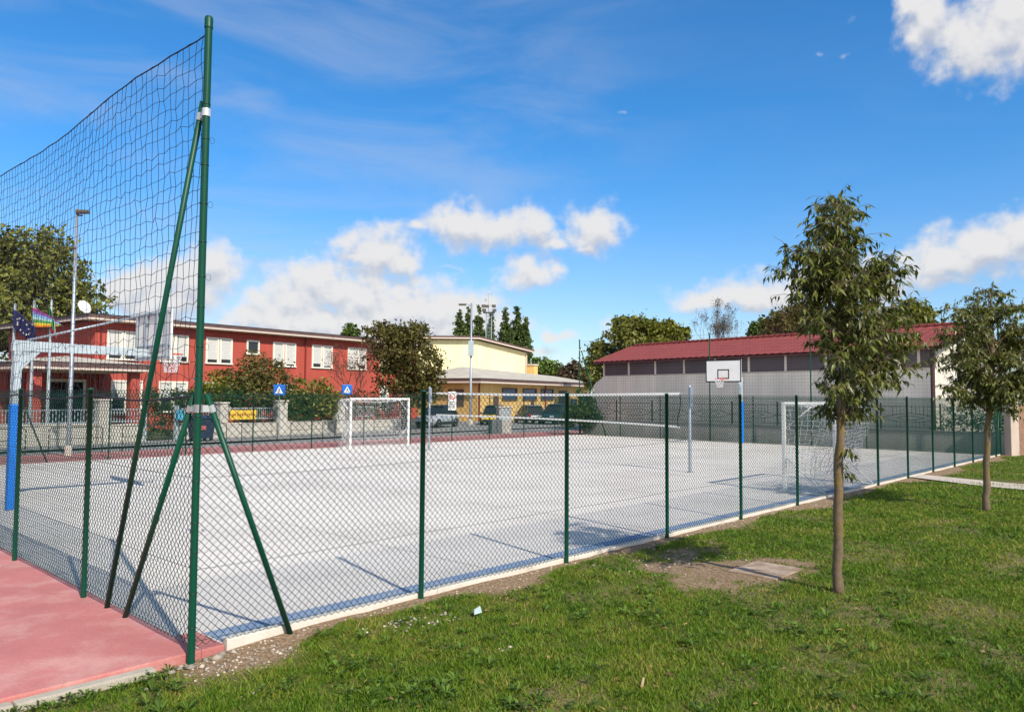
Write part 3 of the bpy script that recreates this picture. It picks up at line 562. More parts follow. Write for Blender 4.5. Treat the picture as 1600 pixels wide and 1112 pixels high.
# ------------------------------------------------------------------ basketball hoops
def hoop(loc, az, label, reach=2.5, board_z=2.9, pole_h=3.18):
    hp = empty('basketball_hoop', loc, az, label, 'basketball hoop', 'basketball hoops')   # local +x towards the court
    MB().bbox(-.066, .066, -.066, .066, 0, pole_h, .01).build('pole', STEEL_L, hp)
    MB().bbox(-.093, .093, -.093, .093, .02, 1.98, .03).build('pad', BLUEPAD, hp)
    mb = MB(); z = pole_h-.10
    mb.prism([(-.10, z-.10), (-.10, z+.04), (-.02, z+.10), (reach-.12, z+.045), (reach-.12, z-.10)], -.07, .07)
    mb.prism([(.068, z-.45), (.38, z-.10), (.068, z-.10)], -.05, .05); mb.build('arm', STEEL_L, hp)
    mb = MB(); mb.tube([(.15, 0, z+.11), (reach-.05, 0, board_z+1.0)], .022, 8); mb.build('stay_rod', STEEL, hp, True)
    B = empty('backboard', (reach, 0, 0)); B.parent = hp; bpy.data.objects.remove(B)
    bo = MB().bbox(-.015, .015, -.9, .9, board_z, board_z+1.05, .006).build('backboard', WHITE, hp); bo.location = (reach, 0, 0)
    mb = MB(); zz = (board_z, board_z+1.05)
    for y0, y1, z0, z1 in ((-.902, .902, zz[0]-.002, zz[0]+.055), (-.902, .902, zz[1]-.055, zz[1]+.002), (-.902, -.847, zz[0]+.055, zz[1]-.055), (.847, .902, zz[0]+.055, zz[1]-.055)): mb.box(.016, .020, y0, y1, z0, z1)
    for y0, y1, z0, z1 in ((-.295, .295, .15, .20), (-.295, .295, .55, .60), (-.295, -.245, .20, .55), (.245, .295, .20, .55)): mb.box(.016, .020, y0, y1, board_z+z0, board_z+z1)
    mb.build('marking', BLACK, bo)
    mb = MB()
    for y in (-.80, -.28, .28, .80): mb.bbox(-.075, -.017, y-.022, y+.022, board_z+.02, board_z+1.03, .004)
    for zc in (board_z+.06, board_z+.30, board_z+.98): mb.bbox(-.058, -.018, -.86, .86, zc-.02, zc+.02, .004)
    mb.build('frame', STEEL, bo)
    mb = MB(); zr = board_z+.15; n = 28
    mb.tube([(reach+.15+.225+.225*math.cos(t), .225*math.sin(t), zr) for t in np.linspace(0, 2*math.pi, n+1)], .011, 8, False)
    mb.prism([(reach+.016, zr-.12), (reach+.03, zr-.12), (reach+.18, zr-.012), (reach+.18, zr+.012), (reach+.016, zr+.012)], -.055, .055); mb.build('rim', ORANGE, hp, True)
    P0 = []; P1 = []; rs = np.random.RandomState(3); K = 12; lv = [(.225, 0), (.20, -.11), (.165, -.21), (.14, -.31), (.135, -.40)]
    for i in range(len(lv)-1):
        for k in range(K):
            for s_ in (-.5, .5):
                a = 2*math.pi*(k+.5*(i % 2))/K; b = 2*math.pi*(k+.5*(i % 2)+s_)/K
                P0.append((reach+.375+lv[i][0]*math.cos(a), lv[i][0]*math.sin(a), zr+lv[i][1])); P1.append((reach+.375+lv[i+1][0]*math.cos(b), lv[i+1][0]*math.sin(b), zr+lv[i+1][1]))
    V, F = segs(P0, P1, .006); np_mesh('hoop_net', V, F, CORD, hp)
    return hp
hoop((1.18, 10.24, 0), 0, 'basketball hoop seen from behind, blue padded post by the left fence', 2.5)
hoop((31.35, 10.55, 0), 180, 'basketball hoop facing the court, blue padded post at the far end', 1.75)
# ------------------------------------------------------------------ volleyball
GV = 'volleyball posts'
for (x, y), lb in (((16.95, 5.05), 'grey steel volleyball post nearest the right goal'), ((17.2, 16.95), 'grey steel volleyball post nearest the back goal')):
    p = empty('volleyball_post', (x, y, 0), 0, lb, 'post', GV)
    MB().lathe([(.045, 0), (.045, 2.52), (.03, 2.54), (0, 2.54)], (0, 0, 0), 14).build('pole', STEEL, p, True)
    MB().lathe([(.0, 0), (.11, 0), (.11, .012), (.046, .012)], (0, 0, 0), 16).build('base_plate', STEEL, p)
    mb = MB(); mb.bbox(-.06, .06, -.07, -.045, 1.9, 2.5, .004); mb.lathe([(.02, -.05), (.02, .02)], (0, -.10, 2.1), 10, 'y'); mb.build('winch', STEEL, p)
nv = empty('volleyball_net', (17.0, 5.4, 0), 90, 'sagging volleyball net with white tapes across the court', 'net')
Ln = 10.9; xs = np.linspace(0, Ln, 111); top = 2.29-.05*np.sin(np.pi*xs/Ln); bot = 1.30+.14*(xs/Ln)**.6+.03*np.sin(np.pi*xs/Ln)
T, = [np.linspace(0, 1, 11)]; G = np.stack([np.repeat(xs[:, None], 11, 1), .03*np.sin(xs[:, None]*1.7)*np.sin(T[None]*3.1), bot[:, None]+(top-bot)[:, None]*T[None]], -1)
V, F = grid_net(G, .0018); np_mesh('netting', V, F, CORD_B, nv)
def tape(zc, hh):
    mb = MB(); v = []; n = len(xs)
    for x, z in zip(xs, zc): v += [(x, -.006, z-hh), (x, -.006, z+hh), (x, .006, z+hh), (x, .006, z-hh)]
    f = [(i*4+k, i*4+(k+1) % 4, i*4+4+(k+1) % 4, i*4+4+k) for i in range(n-1) for k in range(4)]; return mb.add(v, f)
tape(top, .038).build('top_tape', WHITE, nv); tape(bot, .028).build('bottom_tape', WHITE, nv)
mb = MB(); mb.tube([(.0, 0, 2.28), (-.03, .0, 2.05), (.02, 0, 1.75), (.09, 0, 1.5), (.06, 0, 1.3)], .014, 6); mb.build('end_cord', CORD_B, nv)
mb = MB(); mb.tube([(-.33, 0, 2.33), (0, 0, 2.29)], .005, 5); mb.tube([(Ln, 0, 2.29), (Ln+.62, 0, 2.33)], .005, 5); mb.build('tie_rope', CORD, nv)
# ------------------------------------------------------------------ trees
def leaves(P, D, N_, ln, wd, droop_curve=.25):
    """pointed folded leaves at P along D with face normal N_ -> V, F(tri)"""
    D = D/np.linalg.norm(D, axis=1)[:, None]; S = np.cross(D, N_); S /= np.linalg.norm(S, axis=1)[:, None]+1e-9; U = np.cross(S, D); n = len(P)
    ln = ln[:, None]; wd = wd[:, None]; V = np.zeros((n, 6, 3))
    V[:, 0] = P; V[:, 1] = P+D*ln*.38+S*wd+U*wd*.35; V[:, 2] = P+D*ln*.38-S*wd+U*wd*.35; V[:, 3] = P+D*ln*.42; V[:, 4] = P+D*ln-U*ln*droop_curve*.5; V[:, 5] = P+D*ln*.72-U*ln*droop_curve*.15
    t = np.array([(0, 1, 3), (0, 3, 2), (1, 4, 3), (3, 4, 2)]); F = (np.arange(n)[:, None, None]*6+t[None]).reshape(-1, 3)
    return V.reshape(-1, 3), F
def street_tree(base, D, trunk_px, tips, label, seed, per=4, leaf_len=.10):
    """slender young tree: trunk through measured points, branch tips, twigs with hanging leaves"""
    rs = np.random.RandomState(seed); t = empty('street_tree', base, 0, label, 'tree', 'young trees on the lawn'); b = np.array(base)
    tr = [np.array(at(u, v, D))-b for u, v, r_ in trunk_px]; rad = [r_ for *_, r_ in trunk_px]; tr[0] = np.array([0, 0, -.1])
    tz = np.array([q[2] for q in tr]); tp = np.array(tr)
    def trunk_at(z): return np.array([np.interp(z, tz, tp[:, i]) for i in range(3)])
    fine = np.linspace(0, 1, 26); zz = tz[0]+(tz[-1]-tz[0])*fine
    pts = [trunk_at(z)+np.append(.010*rs.randn(2)*(k > 1), 0) for k, z in enumerate(zz)]; rr = [float(np.interp(z, tz, rad))*(1+.05*rs.randn()) for z in zz]; rr[0] *= 1.35; rr[1] *= 1.12
    mb = MB(); mb.tube(pts, rr, 12); mb.build('trunk', BARK, t, True)
    br = MB(); LP = []; LD = []; LN = []; LL = []
    for (u, v, dd) in tips:
        tip = np.array(at(u, v, D+dd))-b; zt = trunk_at(tip[2]); hd = np.linalg.norm((tip-zt)[:2])
        z0 = np.clip(tip[2]-.14-.36*hd-.1*rs.rand(), 1.9, tz[-1]-.1); z0 = min(z0, tip[2]-.02); s = trunk_at(z0); mid = s*.45+tip*.55+np.array([0, 0, .06+.10*hd])
        r0 = .005+.010*min(1, hd); P = [s, s*.75+mid*.25+[0, 0, .02], mid, mid*.4+tip*.6+[0, 0, .03], tip]
        br.tube(P, [r0, r0*.85, r0*.6, r0*.4, .003], 5)
        PP = [np.array(q_) for q_ in P]
        for k in range(per if dd is not None and tip[2] > 1.62 else 3):
            f = .35+.65*(k+rs.rand())/per; seg = f*4; i0 = min(3, int(seg)); st = PP[i0]+(PP[i0+1]-PP[i0])*(seg-i0)
            dr = (tip-s); dr = dr/(np.linalg.norm(dr)+1e-6); w = rs.randn(3)*np.array([1, 1, .7]); dr = dr*.45+w/np.linalg.norm(w); dr /= np.linalg.norm(dr); dr[2] = dr[2]*.8+.08
            tl = (.15+.17*rs.rand())*min(1, .4+hd*2); q = [st, st+dr*tl*.5+[0, 0, .012], st+dr*tl+[0, 0, -.03]]; br.tube(q, [.0032, .0026, .0016], 4, False)
            for i in range(rs.randint(6, 11)):
                f = .1+.95*rs.rand(); pos = np.array(st)+dr*tl*f+np.array([0, 0, .012-.05*f*f]); a = rs.rand()*6.283
                ld = np.array([math.cos(a), math.sin(a), 0])*.75+dr*.4+np.array([0, 0, -.42-1.0*rs.rand()]); nn = np.array([.5*rs.randn(), .5*rs.randn(), 1.0])
                LP.append(pos); LD.append(ld); LN.append(nn); LL.append(leaf_len*(.6+.6*rs.rand()))
    br.build('branches', BARK, t, True)
    LL = np.array(LL); V, F = leaves(np.array(LP), np.array(LD), np.array(LN), LL, LL*.145); np_mesh('crown', V, F, LEAF_N, t, True)
    return t
rt = np.random.RandomState(42)
T1 = [(1283,312),(1305,303),(1330,318),(1272,345),(1298,338),(1338,360),(1290,368),(1318,378),(1222,378),(1242,390),(1266,378),(1290,392),(1325,392),(1220,415),(1243,435),(1268,415),(1298,410),(1328,405),(1358,412),(1382,402),(1402,398),(1405,425),(1235,458),(1258,476),(1283,450),(1318,445),(1348,450),(1378,445),(1402,445),(1262,495),(1285,490),(1342,478),(1372,492),(1398,490),(1420,472),(1436,490),(1330,520),(1362,530),(1395,528),(1425,518),(1446,535),(1288,530),(1318,555),(1350,565),(1385,560),(1410,558),(1428,570),(1300,575),(1335,590),(1362,585),(1405,590),(1300,610),(1325,622),(1352,618),(1292,640),(1340,645),(1318,600),(1376,510),(1340,430),(1275,440),(1255,405),(1365,470),(1310,480),(1410,505),(1380,420),(1300,360),(1312,330)]
def depth_j(u, c, w): return float(rt.uniform(-1, 1)*.75*math.sqrt(max(.05, 1-min(1, abs(u-c)/w)**2)))
T1 = [(1317+(u-1317)*.92, v+15 if v < 420 else v+6, depth_j(u, 1330, 125)*.9) for u, v in T1]+[(1328, 712, 0), (1326, 745, -.03)]
b1 = at(1310, 924, 8.6); b1 = CAM+ray(1310, 924)*(CAM[2]/-ray(1310, 924)[2]); b1[2] = lawn_z(b1[0], b1[1])-.02
D1 = float((b1-CAM)@_f)
street_tree(tuple(b1), D1, [(1310,930,.057),(1309,850,.050),(1311,740,.048),(1314,650,.045),(1320,560,.039),(1318,470,.032),(1314,400,.020),(1308,330,.009),(1306,312,.004)], T1, 'slender young tree with hanging dark leaves nearest the camera', 5, 18, .112)
b2 = CAM+ray(1541, 797)*(CAM[2]/-ray(1541, 797)[2]); b2[2] = lawn_z(b2[0], b2[1])-.02; D2 = float((b2-CAM)@_f)
T2 = [(1545,452),(1520,462),(1568,460),(1500,485),(1530,480),(1580,480),(1482,478),(1604,478)]
while len(T2) < 100:
    u = rt.uniform(1465, 1650); v = rt.uniform(475, 628); e = ((u-1555)/88)**2+((v-555)/88)**2
    if e < 1 and not (u < 1530 and 555 < v < 578 and rt.rand() < .7): T2.append((u, v))
T2 += [(1490,612),(1512,620),(1535,605),(1500,592),(1585,640),(1572,620),(1600,618)]
T2 = [(1553+(u-1553)*1.04, v+4, depth_j(u, 1555, 95)*1.1) for u, v in T2]
street_tree(tuple(b2), D2, [(1541,800,.068),(1541,740,.058),(1543,690,.054),(1546,620,.050),(1550,560,.045),(1550,500,.028),(1547,465,.010),(1546,455,.005)], T2, 'young tree with a rounder crown at the right edge', 6, 19, .115)
# little shoot on the first trunk
fallen()
def crown(name, blobs, n, size, m, parent, seed, clump=26, spread=.16, loc=None, flat=.0, aspect=.55, up=.35):
    """foliage: clumps of leaf sized faces through the blobs (cx,cy,cz,rx,ry,rz)"""
    rs = np.random.RandomState(seed); vol = np.array([b[3]*b[4]+b[4]*b[5]+b[3]*b[5] for b in blobs]); k = np.maximum(3, (n*vol/vol.sum()/clump).astype(int)); P = []; O = []
    for b, q in zip(blobs, k):
        d = rs.randn(q, 3); d /= np.linalg.norm(d, axis=1)[:, None]; rad = (.45+.6*rs.rand(q)**.6)[:, None]; c = np.array(b[:3])+d*rad*np.array(b[3:6])
        rr = np.mean(b[3:6]); sc = spread*rr*(.7+.8*rs.rand(q)); cnt = clump
        p = c[:, None]+rs.randn(q, cnt, 3)*sc[:, None, None]*np.array([1, 1, .7]); P.append(p.reshape(-1, 3)); O.append(np.repeat(d, cnt, 0))
    P = np.concatenate(P); O = np.concatenate(O); n = len(P); nn = O*.6+rs.randn(n, 3)*.75+[0, 0, up]; nn /= np.linalg.norm(nn, axis=1)[:, None]
    D = np.cross(nn, rs.randn(n, 3)); D /= np.linalg.norm(D, axis=1)[:, None]; S = np.cross(nn, D); s = (size*(.6+.8*rs.rand(n)))[:, None]
    V = np.stack([P-D*s, P+S*s*aspect, P+D*s, P-S*s*aspect], 1).reshape(-1, 3); F = np.arange(4*n).reshape(-1, 4)
    return np_mesh(name, V, F, m, parent)
def tree(name, u, vb, D, blobs_px, n, size, m, label, seed, bark=BARK_D, group=None, trunk_r=.2, clump=26, cat='tree', limbs=True, spread=.16, z0=-.1):
    """blobs_px: (u, v, ru, rv) measured at distance D; depth radius = width radius"""
    base = at(u, vb, D); base[2] = z0; t = empty(name, tuple(base), math.degrees(YAW)-90, label, cat, group); rs = random.Random(seed); px = D/FPX; bl = []
    for i, (bu, bv, ru, rv) in enumerate(blobs_px):
        q = at(bu, bv, D)-base; lx = float(q@_r0); bl.append((lx, rs.uniform(-.5, .5)*ru*px, q[2], ru*px, ru*px*.9, rv*px))
    crown('crown', bl, n, size, m, t, seed, clump, spread)
    mb = MB(); top = max(b[2] for b in bl); cx = sum(b[0] for b in bl)/len(bl)
    mb.tube([(0, 0, -.1), (cx*.2, 0, top*.3), (cx*.7, 0, top*.65), (cx, 0, top)], [trunk_r*1.3, trunk_r, trunk_r*.6, trunk_r*.15], 8)
    if limbs:
        for b in bl: mb.tube([(cx*.4, 0, top*.35+.0), ((cx*.4+b[0])*.5, b[1]*.5, (top*.42+b[2])*.5), (b[0], b[1], b[2]+b[5]*.3)], [trunk_r*.5, trunk_r*.3, trunk_r*.08], 5)
    mb.build('trunk', bark, t, True); return t
# far left tall tree
tree('tall_tree', 40, 640, 60, [(40,430,70,55),(90,430,45,45),(110,465,40,38),(0,420,60,50),(50,385,50,34),(-40,460,70,70),(40,490,80,60),(100,495,40,30),(10,560,60,60),(-60,400,50,50),(128,480,26,26),(60,530,50,50)], 20000, .20, LEAF_A, 'tall spreading olive green tree at the left edge behind the flags', 101, trunk_r=.45)
tree('russet_tree', 632, 668, 50, [(640,545,42,38),(610,530,38,28),(665,575,30,34),(625,585,42,34),(650,615,40,24),(590,520,26,18),(678,600,20,26),(600,560,30,26),(640,520,30,18)], 11000, .12, LEAF_E, 'broad russet green tree between red school and yellow hall', 102, trunk_r=.2)
def twig_tree(name, u, vb, D, pxw, top_v, label, seed, m, levels=5, leafm=None, nleaf=0, lean=0, trunk=.09, fork_v=None, narrow=.55, size=.06):
    base = at(u, vb, D); base[2] = -.1; t = empty(name, tuple(base), math.degrees(YAW)-90, label, 'tree'); rs = random.Random(seed); H = float(at(u, top_v, D)[2])+.1; mb = MB(); ends = []
    def grow(p, d, L_, r_, lv):
        q = p+d*L_*.5+Vector((rs.uniform(-1, 1), rs.uniform(-1, 1), 0))*L_*.06; e = p+d*L_
        mb.tube([p, q, e], [r_, r_*.8, r_*.6], 5 if lv > 2 else 3, False)
        if lv == 0: ends.append(e); return
        for k in range(rs.choice((2, 3, 3))):
            w = Vector((rs.uniform(-1, 1), rs.uniform(-1, 1), rs.uniform(-.1, .8))).normalized(); nd = (d*(1-narrow)+w*narrow+Vector((0, 0, .18))).normalized()
            grow(p.lerp(e, rs.uniform(.55, 1)), nd, L_*rs.uniform(.6, .82), r_*.62, lv-1)
    grow(Vector((0, 0, 0)), Vector((lean, 0, 1)).normalized(), H*.34, trunk, levels); 
    zmax = max(e.z for e in ends); sc = H/zmax; wmax = max(abs(e.x) for e in ends); sx = pxw*.5*D/FPX/wmax
    mb.v = [(x*sx, y*sx, z*sc) for x, y, z in mb.v]; mb.build('branches', m, t)
    if nleaf:
        r2 = np.random.RandomState(seed); E = np.array([(e.x*sx, e.y*sx, e.z*sc) for e in ends]); E = E[r2.randint(0, len(E), nleaf)]+r2.randn(nleaf, 3)*.12
        D_ = r2.randn(nleaf, 3); S_ = r2.randn(nleaf, 3); D_ /= np.linalg.norm(D_, axis=1)[:, None]; S_ /= np.linalg.norm(S_, axis=1)[:, None]
        V = np.stack([E-D_*size, E+S_*size*.6, E+D_*size, E-S_*size*.6], 1).reshape(-1, 3); np_mesh('crown', V, np.arange(4*nleaf).reshape(-1, 4), leafm, t)
    return t
twig_tree('bare_shrub', 555, 672, 47.5, 105, 528, 'reddish bare twigged shrub in front of the red school', 7, mat('red_twig', (.10, .045, .03), .9), 6, LEAF_H, 900, trunk=.07, narrow=.6)
def shrub(name, px, n, size, m, label, seed, D, vb, cat='shrub', group=None): return tree(name, sum(b[0] for b in px)/len(px), vb, D, px, n, size, m, label, seed, trunk_r=.05, cat=cat, group=group, spread=.2)
shrub('oleander_bush', [(395,582,38,28),(370,600,30,26),(425,600,26,30),(400,610,45,30),(435,625,20,20)], 6500, .10, LEAF_E, 'tall russet bush behind the hedge by the street', 110, 43.5, 650)
shrub('yellow_bush', [(335,600,22,20),(320,618,18,16),(350,615,20,18)], 2600, .09, LEAF_C, 'yellow green bush right of the corner pole', 111, 42.5, 650)
shrub('oleander_bush', [(480,612,34,20),(455,625,26,22),(505,622,26,20),(480,635,45,16)], 4200, .10, LEAF_A, 'olive bush between the two blue crossing signs', 112, 45.5, 650)
# poplars
rp = random.Random(4); GPp = 'poplars behind the hall'
def poplar(u, vtop, w, D, label, seed):
    px = D/FPX; base = at(u, 620, D); base[2] = -.1; t = empty('poplar', tuple(base), math.degrees(YAW)-90, label, 'tree', GPp); H = float(at(u, vtop, D)[2]); bl = []; rs = random.Random(seed)
    for k in range(9):
        f = .15+.82*k/8; r_ = w*px*.70*min(1, (1-f)*2.2+.16)*(1 if f > .3 else .8); bl.append((rs.uniform(-.2, .2)*r_, rs.uniform(-.2, .2)*r_, H*f-.3, r_, r_, H*.095))
    crown('crown', bl, 13000, .24, LEAF_D, t, seed, 20, .17, up=.1)
    mb = MB(); mb.tube([(0, 0, 0), (0, 0, H*.5), (0, 0, H*.97)], [.28, .2, .03], 8); mb.build('trunk', BARK_D, t, True)
poplar(717, 488, 20, 130, 'leftmost slim poplar behind the yellow hall', 1); poplar(730, 484, 16, 131, 'slim poplar just left of the lamp post top', 2)
poplar(747, 484, 20, 130, 'slim poplar between lamp post and floodlight mast', 3); poplar(766, 492, 16, 132, 'slim poplar right behind the floodlight mast', 4)
poplar(790, 486, 22, 126, 'slim poplar left of the tallest one, past the floodlight mast', 5); poplar(807, 484, 26, 128, 'broadest poplar right of the floodlight mast', 6); poplar(820, 496, 16, 127, 'rightmost poplar behind the yellow hall', 7)
# trees along the horizon
tree('round_tree', 850, 620, 100, [(850,578,24,18),(835,585,16,16),(868,585,16,14)], 4200, .24, LEAF_G, 'round fresh green tree behind the low yellow building', 120, trunk_r=.2)
tree('dull_tree', 893, 620, 98, [(893,584,18,18),(905,592,14,14)], 2600, .22, LEAF_H, 'dull brownish tree behind the chimney', 121, trunk_r=.2)
tree('small_tree', 548, 620, 92, [(548,516,12,10),(540,522,8,8),(556,522,8,8)], 1500, .18, LEAF_G, 'small green tree top above the school roof', 122, trunk_r=.15)
tree('broad_tree', 975, 630, 78, [(985,525,36,30),(960,545,30,26),(1005,515,26,20),(975,508,20,14),(940,560,26,26),(1000,550,34,22),(925,585,18,22),(950,590,26,20)], 11000, .20, LEAF_A, 'broad olive tree left of the barn roof', 123, trunk_r=.3)
tree('yellow_tree', 1045, 630, 76, [(1042,520,26,18),(1060,528,20,18),(1030,530,22,22),(1048,505,10,9),(1070,520,10,12)], 6500, .17, LEAF_C, 'yellowish green tree above the left of the barn roof', 124, trunk_r=.22)
twig_tree('bare_tree', 1126, 620, 70, 84, 466, 'pale nearly bare tree above the barn roof', 21, BARK_G, 7, LEAF_P, 2600, trunk=.16, narrow=.5, size=.07)
tree('dark_tree', 1240, 620, 60, [(1240,505,34,24),(1215,512,26,20),(1275,505,34,26),(1300,510,30,22),(1255,485,22,12)], 8500, .15, LEAF_E, 'dark bushy tree behind the barn, left of the nearest tree', 125, trunk_r=.25)
tree('light_tree', 1186, 620, 66, [(1186,515,13,14),(1196,506,8,10),(1178,520,9,8)], 1500, .15, LEAF_G, 'small light green tree just right of the bare tree', 126, trunk_r=.12, clump=12)
twig_tree('bare_tree', 1235, 620, 58, 80, 455, 'thin bare twigs rising through the dark bushy tree', 22, mat('red_twig', (.10, .045, .03), .9), 6, trunk=.08)
tree('autumn_tree', 1428, 620, 62, [(1425,500,26,24),(1445,490,18,16),(1405,505,22,22),(1450,505,14,12),(1420,478,16,12)], 4800, .15, LEAF_C, 'yellow green tree behind the barn, between the two lawn trees', 127, trunk_r=.2, clump=16)
def conifer(u, vt, vb, D, label):
    base = at(u, 620, D); base[2] = -.1; t = empty('conifer', tuple(base), 0, label, 'tree'); H = float(at(u, vt, D)[2])+.1; w = 15*D/FPX
    crown('crown', [(0, 0, H*(.5+.49*k/7), w*(1.05-k/7)*.8+.1, w*(1.05-k/7)*.8+.1, H*.035) for k in range(8)], 2600, .13, LEAF_B, t, 9, 20, .25)
    mb = MB(); mb.tube([(0, 0, 0), (0, 0, H)], [.2, .03], 8); mb.build('trunk', BARK_D, t, True)
conifer(1474, 487, 520, 70, 'small pointed dark conifer behind the barn')
# ------------------------------------------------------------------ red school
SO = (13.66, 44.25, 0); SAZ = 6.5
sch = empty('school_building', SO, SAZ, 'red two storey school with white shuttered windows', 'building')
MB().box(0, 28.6, 0, 13, -.2, 6.7).build('wall', SCHOOL, sch)
mb = MB(); mb.box(-.75, 29.3, -.75, 13.7, 6.702, 7.05, 0); fa = mb.build('fascia', BROWN, sch)
mb = MB(); mb.box(-.76, 29.31, -.77, -.752, 6.69, 6.80, 0); mb.box(-.77, -.752, -.752, 13.7, 6.69, 6.80, 0); mb.box(-.7, 29.2, -.70, -.004, 6.66, 6.70); mb.build('eaves_trim', TRIM, sch)
mb = MB(); mb.add([(-.8, -.8, 7.052), (29.4, -.8, 7.052), (29.4, 13.8, 7.052), (-.8, 13.8, 7.052), (5, 6.5, 7.75), (23, 6.5, 7.75)], [(0, 1, 5, 4), (1, 2, 5), (2, 3, 4, 5), (3, 0, 4)]); mb.build('roof', ROOFG, sch)
def window(parent, x0, x1, z0, z1, y=0.0, shut=True, fm=FRAME_W, gm=GLASS, gap=.30, b=.12, depth=.09):
    """frame with shutter and pane on a wall facing -y"""
    mb = MB(); mb.box(x0, x1, y-depth, y+.02, z1-b, z1); mb.box(x0-.04, x1+.04, y-depth-.03, y+.02, z0-.03, z0+b*.6); mb.box(x0, x0+b, y-depth, y+.02, z0+b*.6, z1-b); mb.box(x1-b, x1, y-depth, y+.02, z0+b*.6, z1-b)
    w = mb.build('window', fm, parent)
    mb = MB(); mb.box(x0+b, x1-b, y-.012, y+.015, z0+b*.6, z1-b); mb.build('pane', gm, w)
    if shut:
        mb = MB(); zz = z0+b*.6+gap; n = max(4, int((z1-b-zz)/.09)); st = (z1-b-zz)/n
        for k in range(n): mb.add([(x0+b, y-.030, zz+k*st), (x1-b, y-.030, zz+k*st), (x1-b, y-.018, zz+(k+1)*st), (x0+b, y-.018, zz+(k+1)*st)], [(0, 1, 2, 3)])
        mb.add([(x0+b, y-.030, zz), (x1-b, y-.030, zz), (x1-b, y-.012, zz), (x0+b, y-.012, zz)], [(3, 2, 1, 0)]); mb.build('shutter', SHUT, w, rec=False)
    return w
for a, gp in ((.68, .3), (1.70, .28), (4.14, .3), (5.12, .3), (7.38, .22), (8.44, .26), (12.87, .3), (13.95, .12), (16.50, .28), (17.56, .12), (20.18, .12), (21.22, .3), (23.82, .12), (24.86, .3)): window(sch, a, a+1.0, 4.34, 6.17, shut=True, gap=gp)
window(sch, 10.6, 11.68, 5.14, 6.17, shut=False)
for a in (1.0, 2.0, 4.10, 5.12, 7.4, 8.4, 12.9, 13.95, 23.86): window(sch, a, a+1.0, 1.0, 3.05, shut=True, gap=.9)
mb = MB(); mb.lathe([(.06, .0), (.06, 6.68)], (15.87, -.08, 0), 8); mb.build('downpipe', SCHOOL_D, sch, True)
mb = MB(); mb.lathe([(.06, .0), (.06, 6.68)], (.30, -.08, 0), 8); mb.build('downpipe', SCHOOL_D, sch, True)
# entrance portico, part of the school
mb = MB(); mb.box(-14, -.002, .3, 13, -.2, 3.45); mb.build('entrance_wall', SCHOOL, sch)
mb = MB(); mb.box(-5.9, .75, -5.5, .298, 3.48, 3.86); mb.box(-14.3, -.75, .3, 13.3, 3.48, 3.86); mb.build('portico_fascia', BROWN, sch)
mb = MB(); mb.box(-5.92, .77, -5.53, -5.502, 3.46, 3.57); mb.box(-5.93, -5.902, -5.50, .28, 3.46, 3.57); mb.box(-5.5, .4, -5.2, .28, 3.40, 3.478); mb.box(.752, .775, -5.50, -.06, 3.46, 3.57); mb.build('portico_trim', TRIM, sch)
mb = MB(); mb.add([(-5.95, -5.55, 3.865), (.8, -5.55, 3.865), (.8, -.02, 3.865), (-5.95, .2, 3.865), (-2.6, -2.4, 4.32), (-2.6, -.02, 4.32)], [(0, 1, 4), (1, 2, 5, 4), (3, 0, 4, 5)]); mb.build('portico_roof', ROOFB, sch)
for a, b, y in ((-5.5, -4.95, -5.1), (-.30, .22, -5.1), (-5.5, -4.95, -.6)):
    MB().bbox(a, b, y, y+.5, -.2, 3.40, .015).build('column', SCHOOL, sch)
mb = MB(); mb.box(-2.55, -.35, .22, .298, -.1, 3.05); dr = mb.build('entrance_door', FRAME_W, sch)
mb = MB(); mb.box(-2.38, -1.48, .19, .218, -.1, 2.88); mb.box(-1.42, -.52, .19, .218, -.1, 2.88); mb.build('pane', GLASS, dr)
# dish on the school roof
ds = empty('satellite_dish', tuple(at(131, 488, 52.5)), 20, 'white satellite dish on the left end of the school roof', 'satellite dish')
mb = MB(); prof = [(r_, .28*r_*r_) for r_ in np.linspace(0, .50, 8)]+[(.50, .06), (.44, .035), (0, -.02)]; mb.lathe([(r_, h) for r_, h in prof], (0, 0, 0), 20, 'y'); do = mb.build('dish', WHITE, ds, True); do.rotation_euler = (R(-25), 0, 0); do.location = (0, -.12, .42)
mb = MB(); mb.tube([(0, 0, -.62), (0, 0, .40)], .03, 8); mb.build('mast', STEEL, ds, True)
# ------------------------------------------------------------------ yellow hall and low building
gy = empty('sports_hall', (float(at(823.5, 618, 90)[0]), float(at(823.5, 618, 90)[1]), -.436), 165, 'tall pale yellow hall with a shallow gable, by the poplars', 'building')
# local x runs to the left of the picture, interior is towards -y
gy.scale = (1.2,)*3; pf = [(0, -.2), (0, 6.50), (5.8, 7.50), (14, 7.2), (14, -.2)]
mb = MB(); mb.prism(pf, 0, -14); mb.build('wall', YELLOW, gy)
rf = [(-.5, 6.50), (5.8, 7.58), (14.4, 7.26), (14.4, 7.52), (5.8, 7.86), (-.5, 6.78)]
mb = MB(); mb.prism(rf, .55, -14.5); mb.build('roof', BROWN, gy)
rf2 = [(-.5, 6.50), (5.8, 7.58), (14.4, 7.26), (14.4, 7.36), (5.8, 7.69), (-.5, 6.61)]
mb = MB(); mb.prism(rf2, .575, .553); mb.build('roof_trim', TRIM, gy)
mb = MB(); mb.lathe([(.07, 0), (.07, 6.45)], (.15, .1, 0), 8); mb.build('downpipe', TRIM, gy, True)
lo = empty('low_building', (44.63, 42.25, -.414), 15, 'low ochre building with brown eaves and blue windows', 'building')
lo.scale = (1.19,)*3; LW, LDp = 21.6, 7.0
MB().box(0, LW, 0, LDp, -.2, 3.18).build('wall', OCHRE, lo)
mb = MB(); mb.box(-.7, LW+.6, -.7, LDp+.5, 3.182, 3.52); mb.build('fascia', BROWN, lo)
